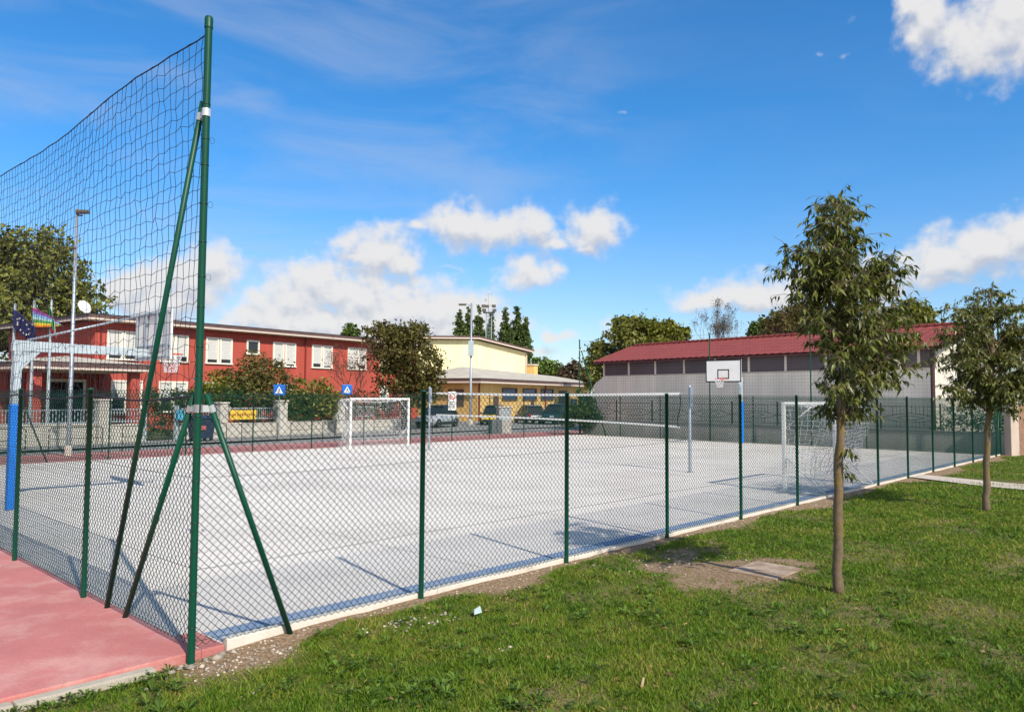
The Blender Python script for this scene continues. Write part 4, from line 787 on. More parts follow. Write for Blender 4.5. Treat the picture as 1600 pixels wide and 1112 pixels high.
mb = MB(); mb.box(-.72, LW+.62, -.725, -.702, 3.17, 3.28); mb.box(-.725, -.702, -.70, LDp+.5, 3.17, 3.28); mb.box(-.69, LW+.59, -.69, -.004, 3.15, 3.18); mb.build('eaves_trim', TRIM, lo)
mb = MB(); mb.add([(-.75, -.75, 3.524), (LW+.65, -.75, 3.524), (LW+.65, LDp+.5, 3.524), (-.75, LDp+.5, 3.524), (3.0, 3.2, 4.55), (LW-1, 3.2, 4.25)], [(0, 1, 5, 4), (1, 2, 5), (2, 3, 4, 5), (3, 0, 4)]); mb.build('roof', ROOFB, lo)
for a, b, c, d in ((3.8, 6.3, 1.9, 2.86), (7.4, 9.95, 1.9, 2.86), (10.85, 13.4, 1.9, 2.86)): window(lo, a, b, c, d, shut=False, fm=BROWN, gm=GLASSB, b=.10)
for a, b, c, d in ((17.5, 18.7, 1.2, 2.0),): window(lo, a, b, c, d, shut=False, fm=BROWN, gm=GLASSB, b=.08)
for a, b, h in ((14.7, 16.5, 2.75), (2.4, 3.2, 2.2), (8.9, 9.5, 1.8)):
    dr = MB().box(a, b, -.05, .02, -.1, h).build('door', BROWN, lo); MB().lathe([(.03, -.12), (.03, -.05)], (a+.12, 0, 1.0), 8, 'y').build('handle', STEEL, dr)
for x in (.12, 11.7): MB().lathe([(.06, 0), (.06, 3.15)], (x, -.09, 0), 8).build('downpipe', SCHOOL_D, lo, True)
mb = MB(); mb.box(16.8, 17.6, 3.6, 4.4, 3.6, 5.2); ch = mb.build('chimney', OCHRE, lo); MB().box(16.72, 17.68, 3.52, 4.48, 5.202, 5.34).build('chimney_cap', TRIM, ch)
mb = MB(); mb.box(-.05, .02, 1.2, 2.6, 1.4, 2.7); mb.build('window', BROWN, lo)
# ------------------------------------------------------------------ barn with the red roof
BO = (33.84, 2.71, 0); ba = empty('barn', BO, 80.5, 'long grey barn with a red tiled roof behind the far fence', 'building')   # interior towards -y
BL, BWd = 20.5, 6.2
mb = MB(); mb.prism([(-.0, -.2), (-.0, 3.50), (-.04, 3.50), (-.04, 4.50), (-3.1, 5.52), (-BWd, 4.5), (-BWd, -.2)], .04, BL-.04, 'yz'); mb.build('core', WHITEW, ba)
mb = MB(); mb.prism([(0, -.2), (.9+BL, -.2), (.9+BL, 2.95), (BL, 3.50), (0, 3.50)], .002, .07); mb.build('wall', BARNW, ba)
MB().box(-.02, BL+.02, .0, .10, 3.502, 3.56).build('ledge', TRIM, ba)
xs_ = [0.02]+[BL-2.2*k for k in range(9, -1, -1)]
for a, b in zip(xs_[:-1], xs_[1:]): MB().box(a+.07, b-.07, -.036, -.012, 3.562, 4.44).build('window', BARNP, ba)
for x in xs_: MB().box(x-.06, x+.06, -.036, .03, 3.562, 4.46).build('mullion', BARNW, ba)
mb = MB(); e0, e1, rz, ry = 4.42, 4.42, 5.62, -3.1
nx = int((BL+1.0)/.22); V = []; F = []
for side, (ya, yb) in enumerate(((.55, ry), (-BWd-.5, ry))):
    for i in range(nx+1):
        for j in range(13):
            t = j/12; x = -.5+i*(BL+1.0)/nx; z = e0+(rz-e0)*t+.030*abs(math.sin(i*math.pi/2*1.0))*(1 if i % 2 else 0)+.018*(1-(t*12*1.0 % 1)); mb.v.append((x, ya+(yb-ya)*t, z+(.012 if j % 2 else 0)))
    o_ = side*(nx+1)*13
    for i in range(nx):
        for j in range(12): mb.f.append((o_+i*13+j, o_+(i+1)*13+j, o_+(i+1)*13+j+1, o_+i*13+j+1)); mb.m.append(0)
ro = mb.build('roof', REDROOF, ba)
mb = MB(); mb.prism([(.53, 4.38), (.53, 4.32), (-3.1, 5.50), (-BWd-.45, 4.32), (-BWd-.45, 4.38), (-3.1, 5.58)], -.49, BL+.49, 'yz'); mb.build('roof_board', mat('roof_board', (.17, .05, .045), .7), ro)
mb = MB(); [mb.lathe([(.13, k*.36), (.11, k*.36+.34)], (0, 0, 0), 8, 'x') for k in range(int((BL+1)/.36))]; mb.v = [(x-.5, y-3.1, max(z, -.05)+5.66) for x, y, z in mb.v]; mb.build('ridge_tiles', REDROOF, ro, True)
MB().lathe([(.09, -.1), (.09, 4.4)], (.06, .17, 0), 10).build('downpipe', mat('dark_pipe', (.055, .025, .03), .5), ba, True)
# low wall with wrought iron railing in front of the barn
rw = empty('railing_wall', (32.75, -.05, 0), 90, 'low grey wall with iron diamond railing in front of the barn', 'wall')
RL = 21.2
MB().bbox(0, RL, -.10, .10, -.2, .80, .015).build('wall', mat('low_wall_grey', (.44, .42, .41), .9, var=.12, vs=.8, streak=1.6, fine=.08), rw)
MB().bbox(-.02, RL+.02, -.14, .14, .802, .86, .012).build('coping', mat('coping_grey', (.24, .23, .24), .9, var=.12), rw)
nb = 9; bw = RL/nb
for k in range(nb+1): MB().bbox(k*bw-.03, k*bw+.03, -.03, .03, .86, 2.0, .005).build('rail_post', IRON, rw)
for k in range(nb):
    a, b = k*bw+.03, (k+1)*bw-.03; c = (a+b)/2; mb = MB(); zc = 1.36
    for z in (.97, 1.86): mb.tube([(a, 0, z), (b, 0, z)], .012, 5)
    for s_, hh in ((1, .20), (.45, .10)):
        for g_ in (-1, 1): mb.tube([(c-(c-a)*s_, 0, zc), (c-(c-a)*s_*.5, 0, zc+g_*hh*.75), (c, 0, zc+g_*hh), (c+(c-a)*s_*.5, 0, zc+g_*hh*.75), (c+(c-a)*s_, 0, zc)], .011, 5)
    m_ = 15
    for i in range(1, m_):
        x = a+(b-a)*i/m_; q = max(0, .20*(1-abs(x-c)/(c-a)))
        if abs(i-m_/2) < 5: mb.tube([(x, 0, zc+q), (x, 0, 1.86)], .008, 4)
        if abs(i-m_/2) < 4: mb.tube([(x, 0, .97), (x, 0, zc-q)], .008, 4)
    mb.build('railing_panel', IRON, rw)
# plaster pier, brick wall, hedge at the right
mb = MB(); o = MB().bbox(0, .62, -.13, .13, -.3, 2.12, .02).build('plaster_wall', mat('pink_plaster', (.50, .41, .35), .9, var=.12, vs=1.5, streak=2, dark=(.36, .29, .25), dscale=2.5, dlo=.55, dhi=.75, bump=.2)); o.location = (32.08, -.20, 0); o.rotation_euler = (0, 0, R(-15)); tag(o, 'stained pinkish plaster wall at the far fence corner', 'wall')
def brick_mat():
    m = bpy.data.materials.new('old_brick'); m.use_nodes = True; N = m.node_tree.nodes; L = m.node_tree.links; b = N['Principled BSDF']; b.inputs['Roughness'].default_value = .9
    t = N.new('ShaderNodeTexBrick'); tc = N.new('ShaderNodeTexCoord'); mp = N.new('ShaderNodeMapping'); mp.inputs['Rotation'].default_value = (R(90), 0, 0); L.new(tc.outputs['Object'], mp.inputs['Vector']); L.new(mp.outputs[0], t.inputs['Vector'])
    t.inputs['Scale'].default_value = 1; t.inputs['Brick Width'].default_value = .25; t.inputs['Row Height'].default_value = .075; t.inputs['Mortar Size'].default_value = .010
    t.inputs['Color1'].default_value = (.30, .125, .07, 1); t.inputs['Color2'].default_value = (.20, .085, .055, 1); t.inputs['Mortar'].default_value = (.30, .25, .2, 1); L.new(t.outputs[0], b.inputs['Base Color']); return m
o = MB().bbox(0, 14, -.14, .14, -.3, 1.95, .015).build('brick_wall', brick_mat()); o.location = (32.70, -.34, 0); o.rotation_euler = (0, 0, R(-15)); tag(o, 'old red brick garden wall at the right edge', 'wall')
hd = empty('ivy_hedge', (33.4, 1.3, 0), 90, 'dark ivy hedge at the end of the barn', 'hedge')
crown('foliage', [(x, 0, z, .42, .35, .5) for x in (-.9, -.4, .1, .6, 1.0) for z in (.45, 1.0, 1.45)], 3200, .05, LEAF_B, hd, 61, 20, .3)
mb = MB(); [mb.tube([(x, 0, -.1), (x+.1, .05, .8), (x-.05, 0, 1.5)], [.03, .02, .01], 5) for x in (-.8, -.1, .6)]; mb.build('stem', BARK_D, hd)
# ------------------------------------------------------------------ street wall with railings
sw = empty('street_wall', (9.8, 31.2, 0), 8, 'low beige street wall with square pillars and white railings', 'wall')
def wallrun(a, b, h, cap=True):
    MB().bbox(a, b, -.10, .10, -.3, h, .012).build('wall', PLASTER, sw)
    if cap: MB().bbox(a, b, -.14, .14, h+.002, h+.07, .012).build('coping', CONC, sw)
RAILM = mat('railing_paint', (.42, .50, .54), .5, metal=.2, var=.1)
def rail(a, b, z0=.86, z1=1.46):
    mb = MB(); n = int((b-a)/.13)
    for z in (z0+.04, z1): mb.box(a, b, -.018, .018, z-.02, z+.02)
    for i in range(n+1): x = a+(b-a)*i/n; mb.box(x-.010, x+.010, -.010, .010, z0-.05, z1-.022)
    mb.build('railing', RAILM, sw)
wallrun(-22, -.3, .78); rail(-10, -.3); wallrun(.26, 1.9, .70); rail(.26, 1.9); wallrun(3.8, 5.92, .68); rail(3.8, 5.92); wallrun(6.42, 9.55, .62); rail(6.42, 9.55); wallrun(10.25, 13.86, .62); wallrun(14.58, 21, .55); rail(14.58, 17.2)
for a, b, h in ((-.28, .24, 1.86), (5.94, 6.40, 1.70), (9.57, 10.23, 1.80), (13.88, 14.56, 1.80)):
    p_ = MB().bbox(a, b, -.24, .24, -.3, h, .015).build('pillar', PLASTER, sw); MB().bbox(a-.05, b+.05, -.29, .29, h+.002, h+.09, .015).build('pillar_cap', CONC, p_)
for x in (1.98, 3.62): MB().bbox(x-.09, x+.09, -.08, .08, -.1, 1.62, .01).build('gate_post', RAILM, sw)
def hedge(a, b, zc, h, label, seed, y=.75, m=LEAF_F, d=.5, n=2600):
    c, s_ = math.cos(R(8)), math.sin(R(8)); mid = (a+b)/2; loc = (9.8+mid*c-y*s_, 31.2+mid*s_+y*c, 0)
    hd = empty('hedge', loc, 8, label, 'hedge', 'hedges behind the street wall'); k = max(2, int((b-a)/.8)); w = (b-a)/k; rs = random.Random(seed); bl = []
    for i in range(k):
        for zz in (zc-h*.25, zc+h*.2): bl.append((a-mid+(i+.5)*w, 0, zz+rs.uniform(-.1, .1), w*.62, d, h*.34))
    crown('foliage', bl, n, .07, m, hd, seed, 20, .22)
    mb = MB(); [mb.tube([((i+.5)*w+a-mid, 0, -.2), ((i+.5)*w+a-mid+.1, 0, zc)], [.03, .015], 5) for i in range(k)]; mb.build('stem', BARK_D, hd)
hedge(2.4, 6.0, 1.40, 2.0, 'trimmed dark hedge left of the yellow banner', 71, n=3600)
hedge(6.2, 9.9, 1.5, 2.1, 'trimmed dark hedge above the yellow banner', 72, n=3600)
hedge(9.9, 14.2, 1.35, 1.75, 'thick hedge between the two crossing sign pillars', 73, y=.45, n=6000)
hedge(14.6, 20.5, 1.4, 1.9, 'low hedge seen through the back goal net', 74, n=4500)
bn = MB(); bn.v = []; nbx = 14; c0 = 6.55
for i in range(nbx+1):
    for j, z in enumerate((.86, 1.38)): bn.v.append((i*1.62/nbx, -.03+.02*math.sin(i*1.3), z-.03*math.sin(math.pi*i/nbx)*j))
for i in range(nbx): bn.f.append((2*i, 2*i+2, 2*i+3, 2*i+1)); bn.m.append(0)
bob = bn.build('banner', mat('banner_yellow', (.75, .50, .05), .6, var=.1, vs=4)); bob.location = (9.8+c0*math.cos(R(8))+.04, 31.2+c0*math.sin(R(8))-.12, 0); bob.rotation_euler = (0, 0, R(8)); so = bob.modifiers.new('thick', 'SOLIDIFY'); so.thickness = .01; tag(bob, 'yellow banner tied to the street railing', 'banner')
mb = MB(); rb = random.Random(2)
for k in range(10):
    x = .12+k*.145; mb.box(x, x+rb.uniform(.05, .1), -.066, -.060, 1.02+rb.uniform(0, .06), 1.14+rb.uniform(0, .08))
mb.build('banner_mark', mat('banner_ink', (.30, .10, .03), .6), bob)
bx = MB().bbox(-.14, .14, -.10, .10, 0, .48, .03).build('post_box', mat('sky_blue', (.08, .42, .62), .5)); q = at(281, 655, 37.6); bx.location = (q[0], q[1], .92); bx.rotation_euler = (0, 0, R(8)); tag(bx, 'small light blue box fixed on the gate railing', 'box')
MB().box(-.09, .09, -.106, -.101, .36, .39).build('slot', BLACK, bx)
# crossing signs
def crossing_sign(u, v, D, az, label):
    q = at(u, v, D); s_ = empty('crossing_sign', (q[0], q[1], -.06), az, label, 'sign', 'pedestrian crossing signs'); zc = q[2]+.06
    MB().lathe([(.035, 0), (.035, zc-.29)], (0, 0, 0), 10).build('pole', STEEL, s_, True)
    p_ = MB().bbox(-.29, .29, -.17, .17, zc-.29, zc+.29, .02).build('panel', mat('sign_blue', (.006, .12, .50), .4, var=.03), s_)
    for g_, nm in ((-1, 0), (1, 1)):
        mb = MB(); y = g_*.173; mb.add([(-.20, y, zc-.19), (.20, y, zc-.19), (0, y, zc+.20)], [(0, 1, 2)]); mb.build('white_triangle', WHITE, p_)
        mb = MB(); y = g_*.177
        def poly(pts): mb.add([(a, y, zc+b) for a, b in pts], [tuple(range(len(pts)))])
        poly([(.03*math.cos(t), .075+.03*math.sin(t)) for t in np.linspace(0, 5.9, 10)]); poly([(-.035, .04), (.035, .04), (.03, -.05), (-.03, -.05)]); poly([(-.03, -.05), (.0, -.05), (-.06, -.15), (-.09, -.15)]); poly([(.0, -.05), (.03, -.05), (.09, -.15), (.06, -.15)]); poly([(.03, .035), (.04, .02), (.085, -.02), (.07, -.03)])
        poly([(-.14, -.182), (-.09, -.182), (-.09, -.165), (-.14, -.165)]); poly([(-.03, -.182), (.03, -.182), (.03, -.165), (-.03, -.165)]); poly([(.09, -.182), (.14, -.182), (.14, -.165), (.09, -.165)])
        mb.build('walking_figure', BLACK, p_)
crossing_sign(437, 609, 41.3, -40, 'blue pedestrian crossing sign left of the goal, by the pillar'); crossing_sign(542, 608.5, 44.0, -28, 'blue pedestrian crossing sign just above the back goal')
# no parking style sign on the back fence
q = at(720.5, 623, 38.0); ns = empty('notice_sign', (21.9, 20.74, 0), -25, 'white notice board with red circle on the back fence', 'sign'); zc = 2.02
b_ = MB().bbox(-.20, .20, -.012, .012, zc-.52, zc+.36, .004).build('board', WHITE, ns)
mb = MB(); n = 24; ro_, ri_ = .15, .105
for k in range(n):
    a, b = 2*math.pi*k/n, 2*math.pi*(k+1)/n; mb.add([(ri_*math.cos(a), -.016, zc+.13+ri_*math.sin(a)), (ro_*math.cos(a), -.016, zc+.13+ro_*math.sin(a)), (ro_*math.cos(b), -.016, zc+.13+ro_*math.sin(b)), (ri_*math.cos(b), -.016, zc+.13+ri_*math.sin(b))], [(0, 1, 2, 3)])
mb.add([(-.10, -.0165, zc+.21), (-.075, -.0165, zc+.235), (.10, -.0165, zc+.05), (.075, -.0165, zc+.025)], [(0, 1, 2, 3)]); mb.build('red_ring', mat('sign_red', (.55, .02, .03), .5), b_)
mb = MB(); [mb.box(-.15, .15, -.017, -.014, zc-.14-k*.09, zc-.10-k*.09) for k in range(4)]; mb.build('text_line', BLACK, b_)
# ------------------------------------------------------------------ lamps, flags, mast
def lamp_post(u, v, D, h, label, floods, r=.085, box=None, arm=None):
    q = CAM+ray(u, v)*D; l = empty('lamp_post', (q[0], q[1], -.06), math.degrees(YAW)-90, label, 'lamp post', 'street lamps')
    MB().lathe([(r*1.15, 0), (r, 1.0), (r*.62, h), (0, h)], (0, 0, 0), 14).build('pole', STEEL, l, True)
    mb = MB(); mb.lathe([(r*1.7, 0), (r*1.7, .35), (r*1.2, .42)], (0, 0, 0), 12); mb.build('base', CONC, l)
    for (x, z, s_, tilt) in floods:
        mb = MB(); mb.tube([(0, 0, z-.12), (x, 0, z-.12)], .03, 6); mb.bbox(x-.5*s_, x+.5*s_, -.28*s_, .28*s_, z-.12*s_, z+.16*s_, .03); hd = mb.build('lamp_head', mat('lamp_grey', (.10, .085, .07), .5), l)
    if box: MB().bbox(-.22, .22, -.24, -.06, box[0], box[1], .02).build('box', STEEL_L, l)
    if arm:
        mb = MB(); mb.tube([(0, 0, h-.25), (-arm*.5, -.1, h-.05), (-arm, -.2, h-.12)], .03, 6); mb.build('arm', STEEL, l, True)
        mb = MB(); mb.bbox(-arm-.25, -arm+.35, -.36, -.08, h-.22, h-.08, .03); mb.build('lamp_head', mat('lamp_grey', (.10, .085, .07), .5), l)
lamp_post(106.5, 711, 26.7, 8.85, 'tall grey floodlight post beside the flagpoles', [(.20, 8.72, .42, 0), (-.10, 7.42, .26, 0)], r=.075)
lamp_post(735, 662, 59.7, 9.6, 'tall grey street lamp with a box, before the yellow hall', [], r=.11, box=(5.4, 6.6), arm=.75)
def flagpole(u, D, vtop, label):
    q = at(u, 640, D); f = empty('flagpole', (q[0], q[1], -.1), math.degrees(YAW)-90, label, 'flagpole', 'flagpoles in front of the school'); h = float(at(u, vtop, D)[2])+.1
    MB().lathe([(.075, 0), (.068, h*.5), (.05, h)], (0, 0, 0), 12).build('pole', WHITE if False else STEEL_L, f, True)
    MB().lathe([(.052, h-.02), (.065, h), (.065, h+.04), (0, h+.07)], (0, 0, 0), 12).build('cap', STEEL, f, True); return q
FD = 36.5
flagpole(17, FD, 475, 'leftmost flagpole, carrying the blue starred flag'); flagpole(47, FD, 470, 'middle flagpole, carrying the rainbow flag'); flagpole(74, FD, 469, 'rightmost flagpole, carrying the tricolour flag')
def flag(name, grid_px, mats, stripe, label, depth_amp=.12):
    """grid_px: list of rows (top to bottom) of pixel points hoist to fly; folded cloth hung in place"""
    base = at(grid_px[0][0][0], grid_px[0][0][1], FD); o_ = empty(name, (0, 0, 0)); bpy.data.objects.remove(o_)
    rows = np.array(grid_px, float); nr, nc = rows.shape[:2]; K = 24; Mr = 24; V = np.zeros((Mr+1, K+1, 3))
    for i in range(Mr+1):
        a = i/Mr*(nr-1); i0 = min(int(a), nr-2); fr = a-i0; row = rows[i0]*(1-fr)+rows[i0+1]*fr
        for j in range(K+1):
            b = j/K*(nc-1); j0 = min(int(b), nc-2); fj = b-j0; p = row[j0]*(1-fj)+row[j0+1]*fj
            V[i, j] = at(p[0], p[1], FD-.05+depth_amp*math.sin(j*.75+i*.12)*min(1, j/6))
    idx = np.arange((Mr+1)*(K+1)).reshape(Mr+1, K+1); F = np.stack([idx[:-1, :-1], idx[1:, :-1], idx[1:, 1:], idx[:-1, 1:]], -1).reshape(-1, 4)
    b0 = V[0, 0].copy(); ob = np_mesh(name, V.reshape(-1, 3)-b0, F, mats, smooth=True); ob.location = b0
    mi = [stripe(i/Mr, j/K) for i in range(Mr) for j in range(K)]; ob.data.polygons.foreach_set('material_index', mi); so = ob.modifiers.new('thick', 'SOLIDIFY'); so.thickness = .008
    tag(ob, label, 'flag', 'flags in front of the school'); return ob, V, b0
def cl(n, c): return mat(n, c, .75, var=.08, vs=3, trans=.15)
eu, EV, eb = flag('flag', [[(20.5, 482), (34, 492), (46, 505), (56, 512)], [(20.5, 496), (34, 512), (46, 520), (56, 524)], [(20.5, 511), (33, 522), (45, 532), (53, 534)]], [cl('flag_blue', (.012, .014, .10))], lambda a, b: 0, 'dark blue flag with a ring of stars, drooping')
mb = MB()
for k in range(12):
    a = 2*math.pi*k/12; i = int(12+7.5*math.sin(a)); j = int(10+6.0*math.cos(a)); c_ = EV[i, j]-eb; n_ = (CAM-EV[i, j]); n_ = n_/np.linalg.norm(n_); c_ = c_+n_*.03
    pts = [c_+(_r0*math.sin(t)+np.array([0, 0, 1.0])*math.cos(t))*(.062 if q % 2 == 0 else .026) for q, t in enumerate(np.linspace(0, 2*math.pi, 11)[:-1])]; mb.add(pts, [tuple(range(10))])
mb.build('star', cl('star_pale', (.65, .66, .60)), eu)
rbw = [(.30, .04, .22), (.22, .16, .50), (.22, .42, .72), (.42, .68, .72), (.10, .32, .10), (.75, .56, .04), (.72, .24, .03)]
flag('flag', [[(50.5, 480), (62, 485), (76, 492), (88, 500), (97, 508)], [(51.5, 496), (63, 498), (77, 500), (89, 505), (98.5, 509)], [(53, 511), (64, 511.5), (78, 511), (90, 510), (99, 510)]], [cl('rainbow_%s' % n, c) for n, c in zip(('purple', 'violet', 'blue', 'pale', 'green', 'yellow', 'orange'), rbw)], lambda a, b: min(6, int(a*7)), 'rainbow striped flag blowing to the right')
flag('flag', [[(77, 480), (78.5, 481), (80, 484)], [(77.3, 495), (81, 498), (86, 505)], [(77.5, 511), (82, 516), (87.5, 522)], [(80, 519), (84.5, 527), (89.5, 531)]], [cl('flag_green', (.03, .36, .14)), cl('flag_white', (.62, .64, .64)), cl('flag_red', (.50, .025, .03))], lambda a, b: 0 if a < .62 and b < .80 else (1 if (a < .62) or (b > .72 and a < .8) else 2), 'green white and red flag hanging limp')
mq = at(763, 610, 122); ms = empty('floodlight_mast', (mq[0], mq[1], -.1), math.degrees(YAW)-90, 'lattice mast with floodlights and antennas behind the yellow hall', 'mast'); pxm = 95/FPX
zp = float(at(763, 487, 122)[2]); zt = float(at(761, 456, 122)[2])
mb = MB()
for x in (-.45, .45):
    for y in (-.4, .4): mb.tube([(x, y, 0), (x, y, zp)], .05, 5)
for k in range(int(zp/.6)): mb.tube([(-.45, -.4, k*.6), (.45, -.4, k*.6)], .03, 4); mb.tube([(-.45, .4, k*.6+.3), (.45, .4, k*.6+.3)], .03, 4); mb.tube([(-.45, -.4, k*.6), (-.45, .4, k*.6+.3)], .025, 4)
mb.build('lattice', STEEL_L, ms)
mb = MB(); mb.bbox(-.95, .95, -.8, .8, zp, zp+.12, .02); 
for x in (-.9, 0, .9): mb.tube([(x, -.75, zp), (x, -.75, zp+1.1)], .03, 5)
mb.tube([(-.95, -.75, zp+1.1), (.95, -.75, zp+1.1)], .03, 5); mb.build('platform', STEEL, ms)
for x, z in ((-.85, zp+1.0), (-.75, zp+.35), (.8, zp+1.0), (.9, zp+.3), (-.3, zp+.95)):
    mb = MB(); mb.bbox(x-.32, x+.32, -1.05, -.75, z-.22, z+.22, .05); mb.build('floodlight', mat('lamp_grey', (.10, .085, .07), .5), ms)
mb = MB(); mb.tube([(-.1, 0, zp), (-.1, 0, zt)], .06, 6); mb.tube([(-.5, 0, zt-.2), (.4, 0, zt-.1)], .025, 4); mb.tube([(.35, 0, zt-.6), (.35, 0, zt+.1)], .025, 4); mb.lathe([(.15, -.2), (.15, .2)], (-.5, 0, zt-1.1), 8); mb.build('antenna', STEEL_L, ms)
# ------------------------------------------------------------------ cars, bin, cabinet, barriers
def car(loc, az, paint, label, L_=4.1, W_=1.72, H=1.5, lower=None, suv=0):
    """five door hatchback, nose towards local +x"""
    c = empty('parked_car', loc, az, label, 'car', 'parked cars beyond the court'); w = W_/2; h0 = .22; hb = .86+suv
    st = [(-L_/2, .40, .60, .80), (-L_/2+.10, .28, .80, .93), (-L_/2+.9, .24, hb, .99), (-.2, .22, hb, 1.0), (.75, .22, hb-.02, 1.0), (L_/2-.75, .23, hb-.10, .97), (L_/2-.18, .27, hb-.22, .86), (L_/2, .42, hb-.40, .70)]
    mb = MB(); n = 8; vs_ = []
    for (x, z0, z1, k) in st:
        ww = w*k; zm = (z0+z1)/2
        vs_ += [(x, -ww*.92, z0), (x, -ww, zm), (x, -ww*.96, z1-.05), (x, -ww*.82, z1), (x, ww*.82, z1), (x, ww*.96, z1-.05), (x, ww, zm), (x, ww*.92, z0)]
    fs = [(i*n+k, i*n+(k+1) % n, (i+1)*n+(k+1) % n, (i+1)*n+k) for i in range(len(st)-1) for k in range(n)]+[tuple(range(n)), tuple(range(len(st)*n-1, (len(st)-1)*n-1, -1))]
    mb.add(vs_, fs); bd = mb.build('body', paint, c, True)
    cab = [(-L_/2+.22, hb-.02, .80), (-L_/2+.62, H-.06, .68), (-.75, H, .70), (.05, H-.03, .70), (.98, hb-.03, .84)]
    mb = MB(); v = []
    for x, z, k in cab: v += [(x, -w*k, z), (x, w*k, z)]
    b0 = [(-L_/2+.22, hb-.04, .88), (-L_/2+.62, hb-.04, .92), (-.75, hb-.04, .93), (.05, hb-.04, .93), (.98, hb-.04, .90)]
    for x, z, k in b0: v += [(x, -w*k, z), (x, w*k, z)]
    f = [(2*i, 2*i+1, 2*i+3, 2*i+2) for i in range(4)]+[(10+2*i, 2*i, 2*i+2, 12+2*i) for i in range(4)]+[(11+2*i, 13+2*i, 2*i+3, 2*i+1) for i in range(4)]
    mb.add(v, f); mb.build('windows', GLASS, c, rec=True)
    mb = MB(); k = .71; rf_ = [(-L_/2+.50, H-.10), (-L_/2+.66, H-.035), (-.75, H+.012), (.05, H-.018), (.22, H-.09)]; v = []
    for x, z in rf_: v += [(x, -w*k, z), (x, w*k, z), (x, -w*k*.9, z+.03), (x, w*k*.9, z+.03)]
    f = [q for i in range(4) for q in ((4*i, 4*i+2, 4*i+6, 4*i+4), (4*i+2, 4*i+3, 4*i+7, 4*i+6), (4*i+3, 4*i+1, 4*i+5, 4*i+7), (4*i+1, 4*i, 4*i+4, 4*i+5))]; mb.add(v, f); mb.build('roof', lower or paint, c)
    mb = MB()
    for s_ in (-1, 1):
        for (xa, za, ka), (xb, zb, kb) in (((.92, hb-.02, .88), (.10, H-.04, .715)), ((-.30, hb-.02, .94), (-.36, H-.02, .715)), ((-L_/2+.40, hb-.02, .92), (-L_/2+.70, H-.06, .70))): mb.tube([(xa, s_*w*ka, za), (xb, s_*w*kb, zb)], .035, 5)
    mb.build('pillar', lower or paint, c)
    mb = MB()
    for s_ in (-1, 1): mb.bbox(-L_/2+.55, L_/2-.55, s_*w*.99-.03, s_*w*.99+.03, .20, .42, .02)
    mb.bbox(L_/2-.10, L_/2+.03, -w*.66, w*.66, .24, .46, .03); mb.bbox(-L_/2-.03, -L_/2+.12, -w*.70, w*.70, .26, .48, .03); mb.build('bumper', lower or BLACK, c)
    for s_ in (-1, 1):
        for x in (-L_/2+.75, L_/2-.82):
            wl = MB(); wl.lathe([(.20, -.10), (.31, -.11), (.325, -.06), (.325, .06), (.31, .11), (.20, .10), (.20, -.10)], (0, 0, 0), 20, 'y'); wo = wl.build('wheel', RUBBER, c, True); wo.location = (x, s_*(w-.10), .32)
            rm = MB(); rm.lathe([(0, -.085), (.05, -.095), (.195, -.08), (.195, .08), (.05, .095), (0, .085)], (0, 0, 0), 10, 'y'); rm.build('rim', STEEL, wo)
        MB().bbox(L_/2-.22, L_/2-.06, s_*w*.62-.16, s_*w*.62+.16, hb-.36, hb-.22, .03).build('headlight', mat('lamp_glass', (.55, .57, .6), .15), c)
        MB().bbox(-L_/2-.01, -L_/2+.12, s_*w*.70-.09, s_*w*.70+.09, .62, .82, .02).build('tail_light', mat('tail_red', (.35, .01, .012), .3), c)
        MB().bbox(.66, .80, s_*(w+.06)-.09, s_*(w+.06)+.09, hb-.02, hb+.10, .03).build('mirror', lower or paint, c)
    return c
SILV = mat('silver_paint', (.52, .54, .58), .28, metal=.3, var=.04); NAVY = mat('dark_car_paint', (.014, .018, .026), .22, var=.05); YCAR = mat('yellow_car_paint', (.62, .42, .02), .3, var=.05); TEAL = mat('dark_teal_paint', (.012, .040, .045), .25, var=.05); GREYC = mat('grey_car_paint', (.12, .13, .15), .28, metal=.2, var=.05)
def gpt(u, v): d = ray(u, v); return CAM+d*((-.06-CAM[2])/d[2])
q = gpt(686, 668); car((q[0]+.6, q[1]+.9, -.06), 200, SILV, 'silver car with dark roof parked behind the back fence', lower=NAVY, suv=.06, H=1.56)
q = gpt(772, 663); car((q[0], q[1], -.06), 215, YCAR, 'yellow car with dark roof beside the stone cabinet', lower=NAVY)
q = gpt(827, 661); car((q[0], q[1], -.06), 60, GREYC, 'grey car parked right of the yellow one')
q = gpt(868, 662); car((q[0], q[1], -.06), 195, TEAL, 'dark teal car parked beside the ivy bush', H=1.62, suv=.08)
shrub('ivy_bush', [(905,645,22,16),(925,655,16,14),(890,655,14,10)], 3800, .08, LEAF_F, 'low dark green bush at the left end of the barn', 113, 44, 668)
shrub('ivy_bush', [(912,618,12,14),(918,632,12,12)], 1400, .08, LEAF_F, 'climbing green bush at the back corner pole', 114, 48, 668)
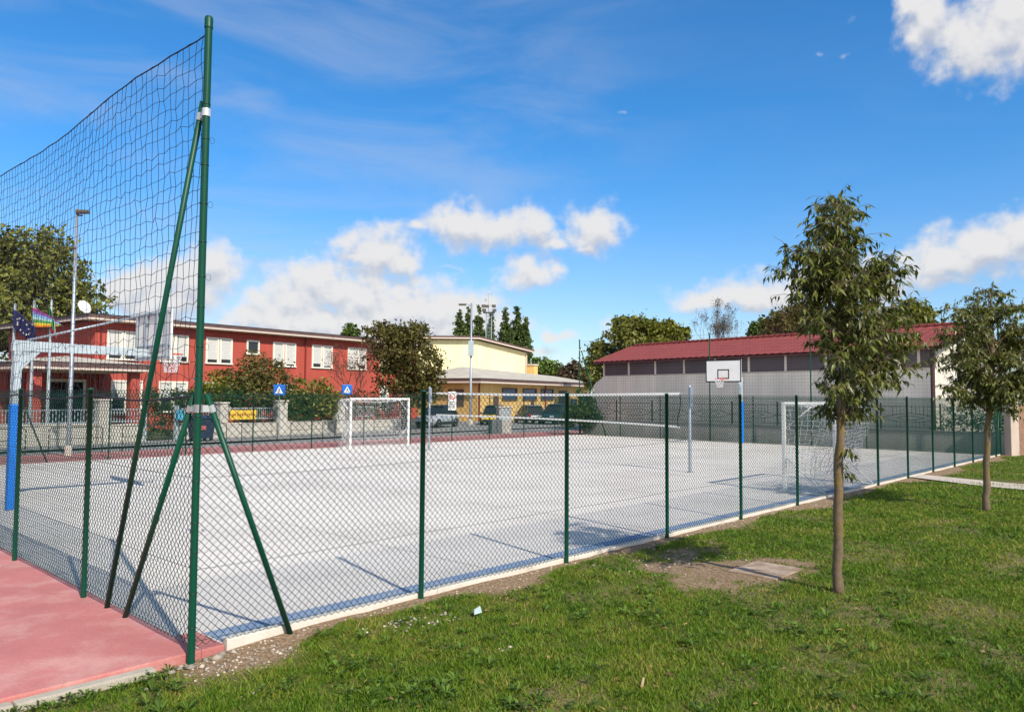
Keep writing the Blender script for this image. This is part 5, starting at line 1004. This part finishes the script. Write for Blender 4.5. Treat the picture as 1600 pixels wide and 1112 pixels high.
# wheeled bin by the gate
q = gpt(314, 689); bi = empty('waste_bin', (q[0], q[1], -.06), 8, 'dark blue wheeled waste bin outside the gate', 'bin'); BINM = mat('bin_blue', (.020, .035, .075), .45, var=.08)
mb = MB(); mb.add([(-.42, -.34, .14), (.42, -.34, .14), (.42, .34, .14), (-.42, .34, .14), (-.52, -.42, 1.08), (.52, -.42, 1.08), (.52, .42, 1.08), (-.52, .42, 1.08)], [(0, 3, 2, 1), (4, 5, 6, 7), (0, 1, 5, 4), (1, 2, 6, 5), (2, 3, 7, 6), (3, 0, 4, 7)]); mb.build('body', BINM, bi, bevel=.03)
mb = MB(); mb.prism([(-.46, 1.09), (.46, 1.09), (.46, 1.14), (.2, 1.24), (-.2, 1.24), (-.46, 1.14)], -.55, .55, 'yz'); mb.build('lid', BINM, bi)
for x in (-.36, .36):
    for y in (-.26, .26): MB().lathe([(0, -.03), (.08, -.03), (.08, .03), (0, .03)], (x, y, .08), 12, 'y').build('wheel', RUBBER, bi)
MB().box(-.30, -.02, -.425, -.40, .55, .75).build('sticker', mat('sticker_red', (.42, .10, .10), .5), bi)
# stone meter cabinet
q = gpt(787, 676); mc = empty('meter_cabinet', (q[0], q[1], -.06), -20, 'pale stone meter cabinet in front of the yellow car', 'cabinet')
MB().bbox(-.42, .42, -.22, .22, -.1, 1.55, .015).build('body', mat('cabinet_stone', (.42, .39, .37), .9, var=.2, vs=3, fine=.15, bump=.2), mc); MB().bbox(-.47, .47, -.27, .27, 1.552, 1.63, .012).build('cap', CONC, mc)
for z in (.75, 1.12): MB().bbox(-.30, .30, -.236, -.222, z, z+.32, .004).build('door', STEEL_L, mc)
q = gpt(770, 677); MB_ = MB().bbox(-.35, .35, -.25, .25, 0, .85, .03); kb_ = MB_.build('grey_box', mat('box_grey', (.11, .125, .14), .6, var=.1)); kb_.location = (q[0], q[1]-.2, -.06); kb_.rotation_euler = (0, 0, R(-20)); tag(kb_, 'dark grey utility box beside the stone meter cabinet', 'box'); MB().box(-.02, .02, -.258, -.251, .1, .75).build('door_seam', BLACK, kb_)
GB = 'street barriers'
def barrier(x, label, y=25.1, w=1.9):
    b = empty('street_barrier', (x, y, -.06), 6, label, 'barrier', GB)
    mb = MB(); mb.tube([(-w/2, 0, 0), (-w/2, 0, .90), (-w/2+.08, 0, .98), (w/2-.08, 0, .98), (w/2, 0, .90), (w/2, 0, 0)], .017, 8); mb.build('frame', IRON, b, True)
    mb = MB(); mb.tube([(-w/2, 0, .56), (w/2, 0, .56)], .012, 6); mb.tube([(-w/2, 0, .25), (w/2, 0, .25)], .012, 6); mb.build('rail', IRON, b, True)
pos = ['leftmost dark street barrier, left of the floodlight post', 'dark street barrier by the foot of the floodlight post', 'dark street barrier in front of the wide school gate', 'dark street barrier before the waste bin', 'dark street barrier below the yellow banner', 'dark street barrier below the left crossing sign', 'dark street barrier left of the back goal', 'dark street barrier behind the back goal', 'dark street barrier just right of the back goal', 'rightmost dark street barrier, before the silver car']
for k, lb in enumerate(pos): barrier(1.6+k*2.65, lb, y=24.7+k*.28)
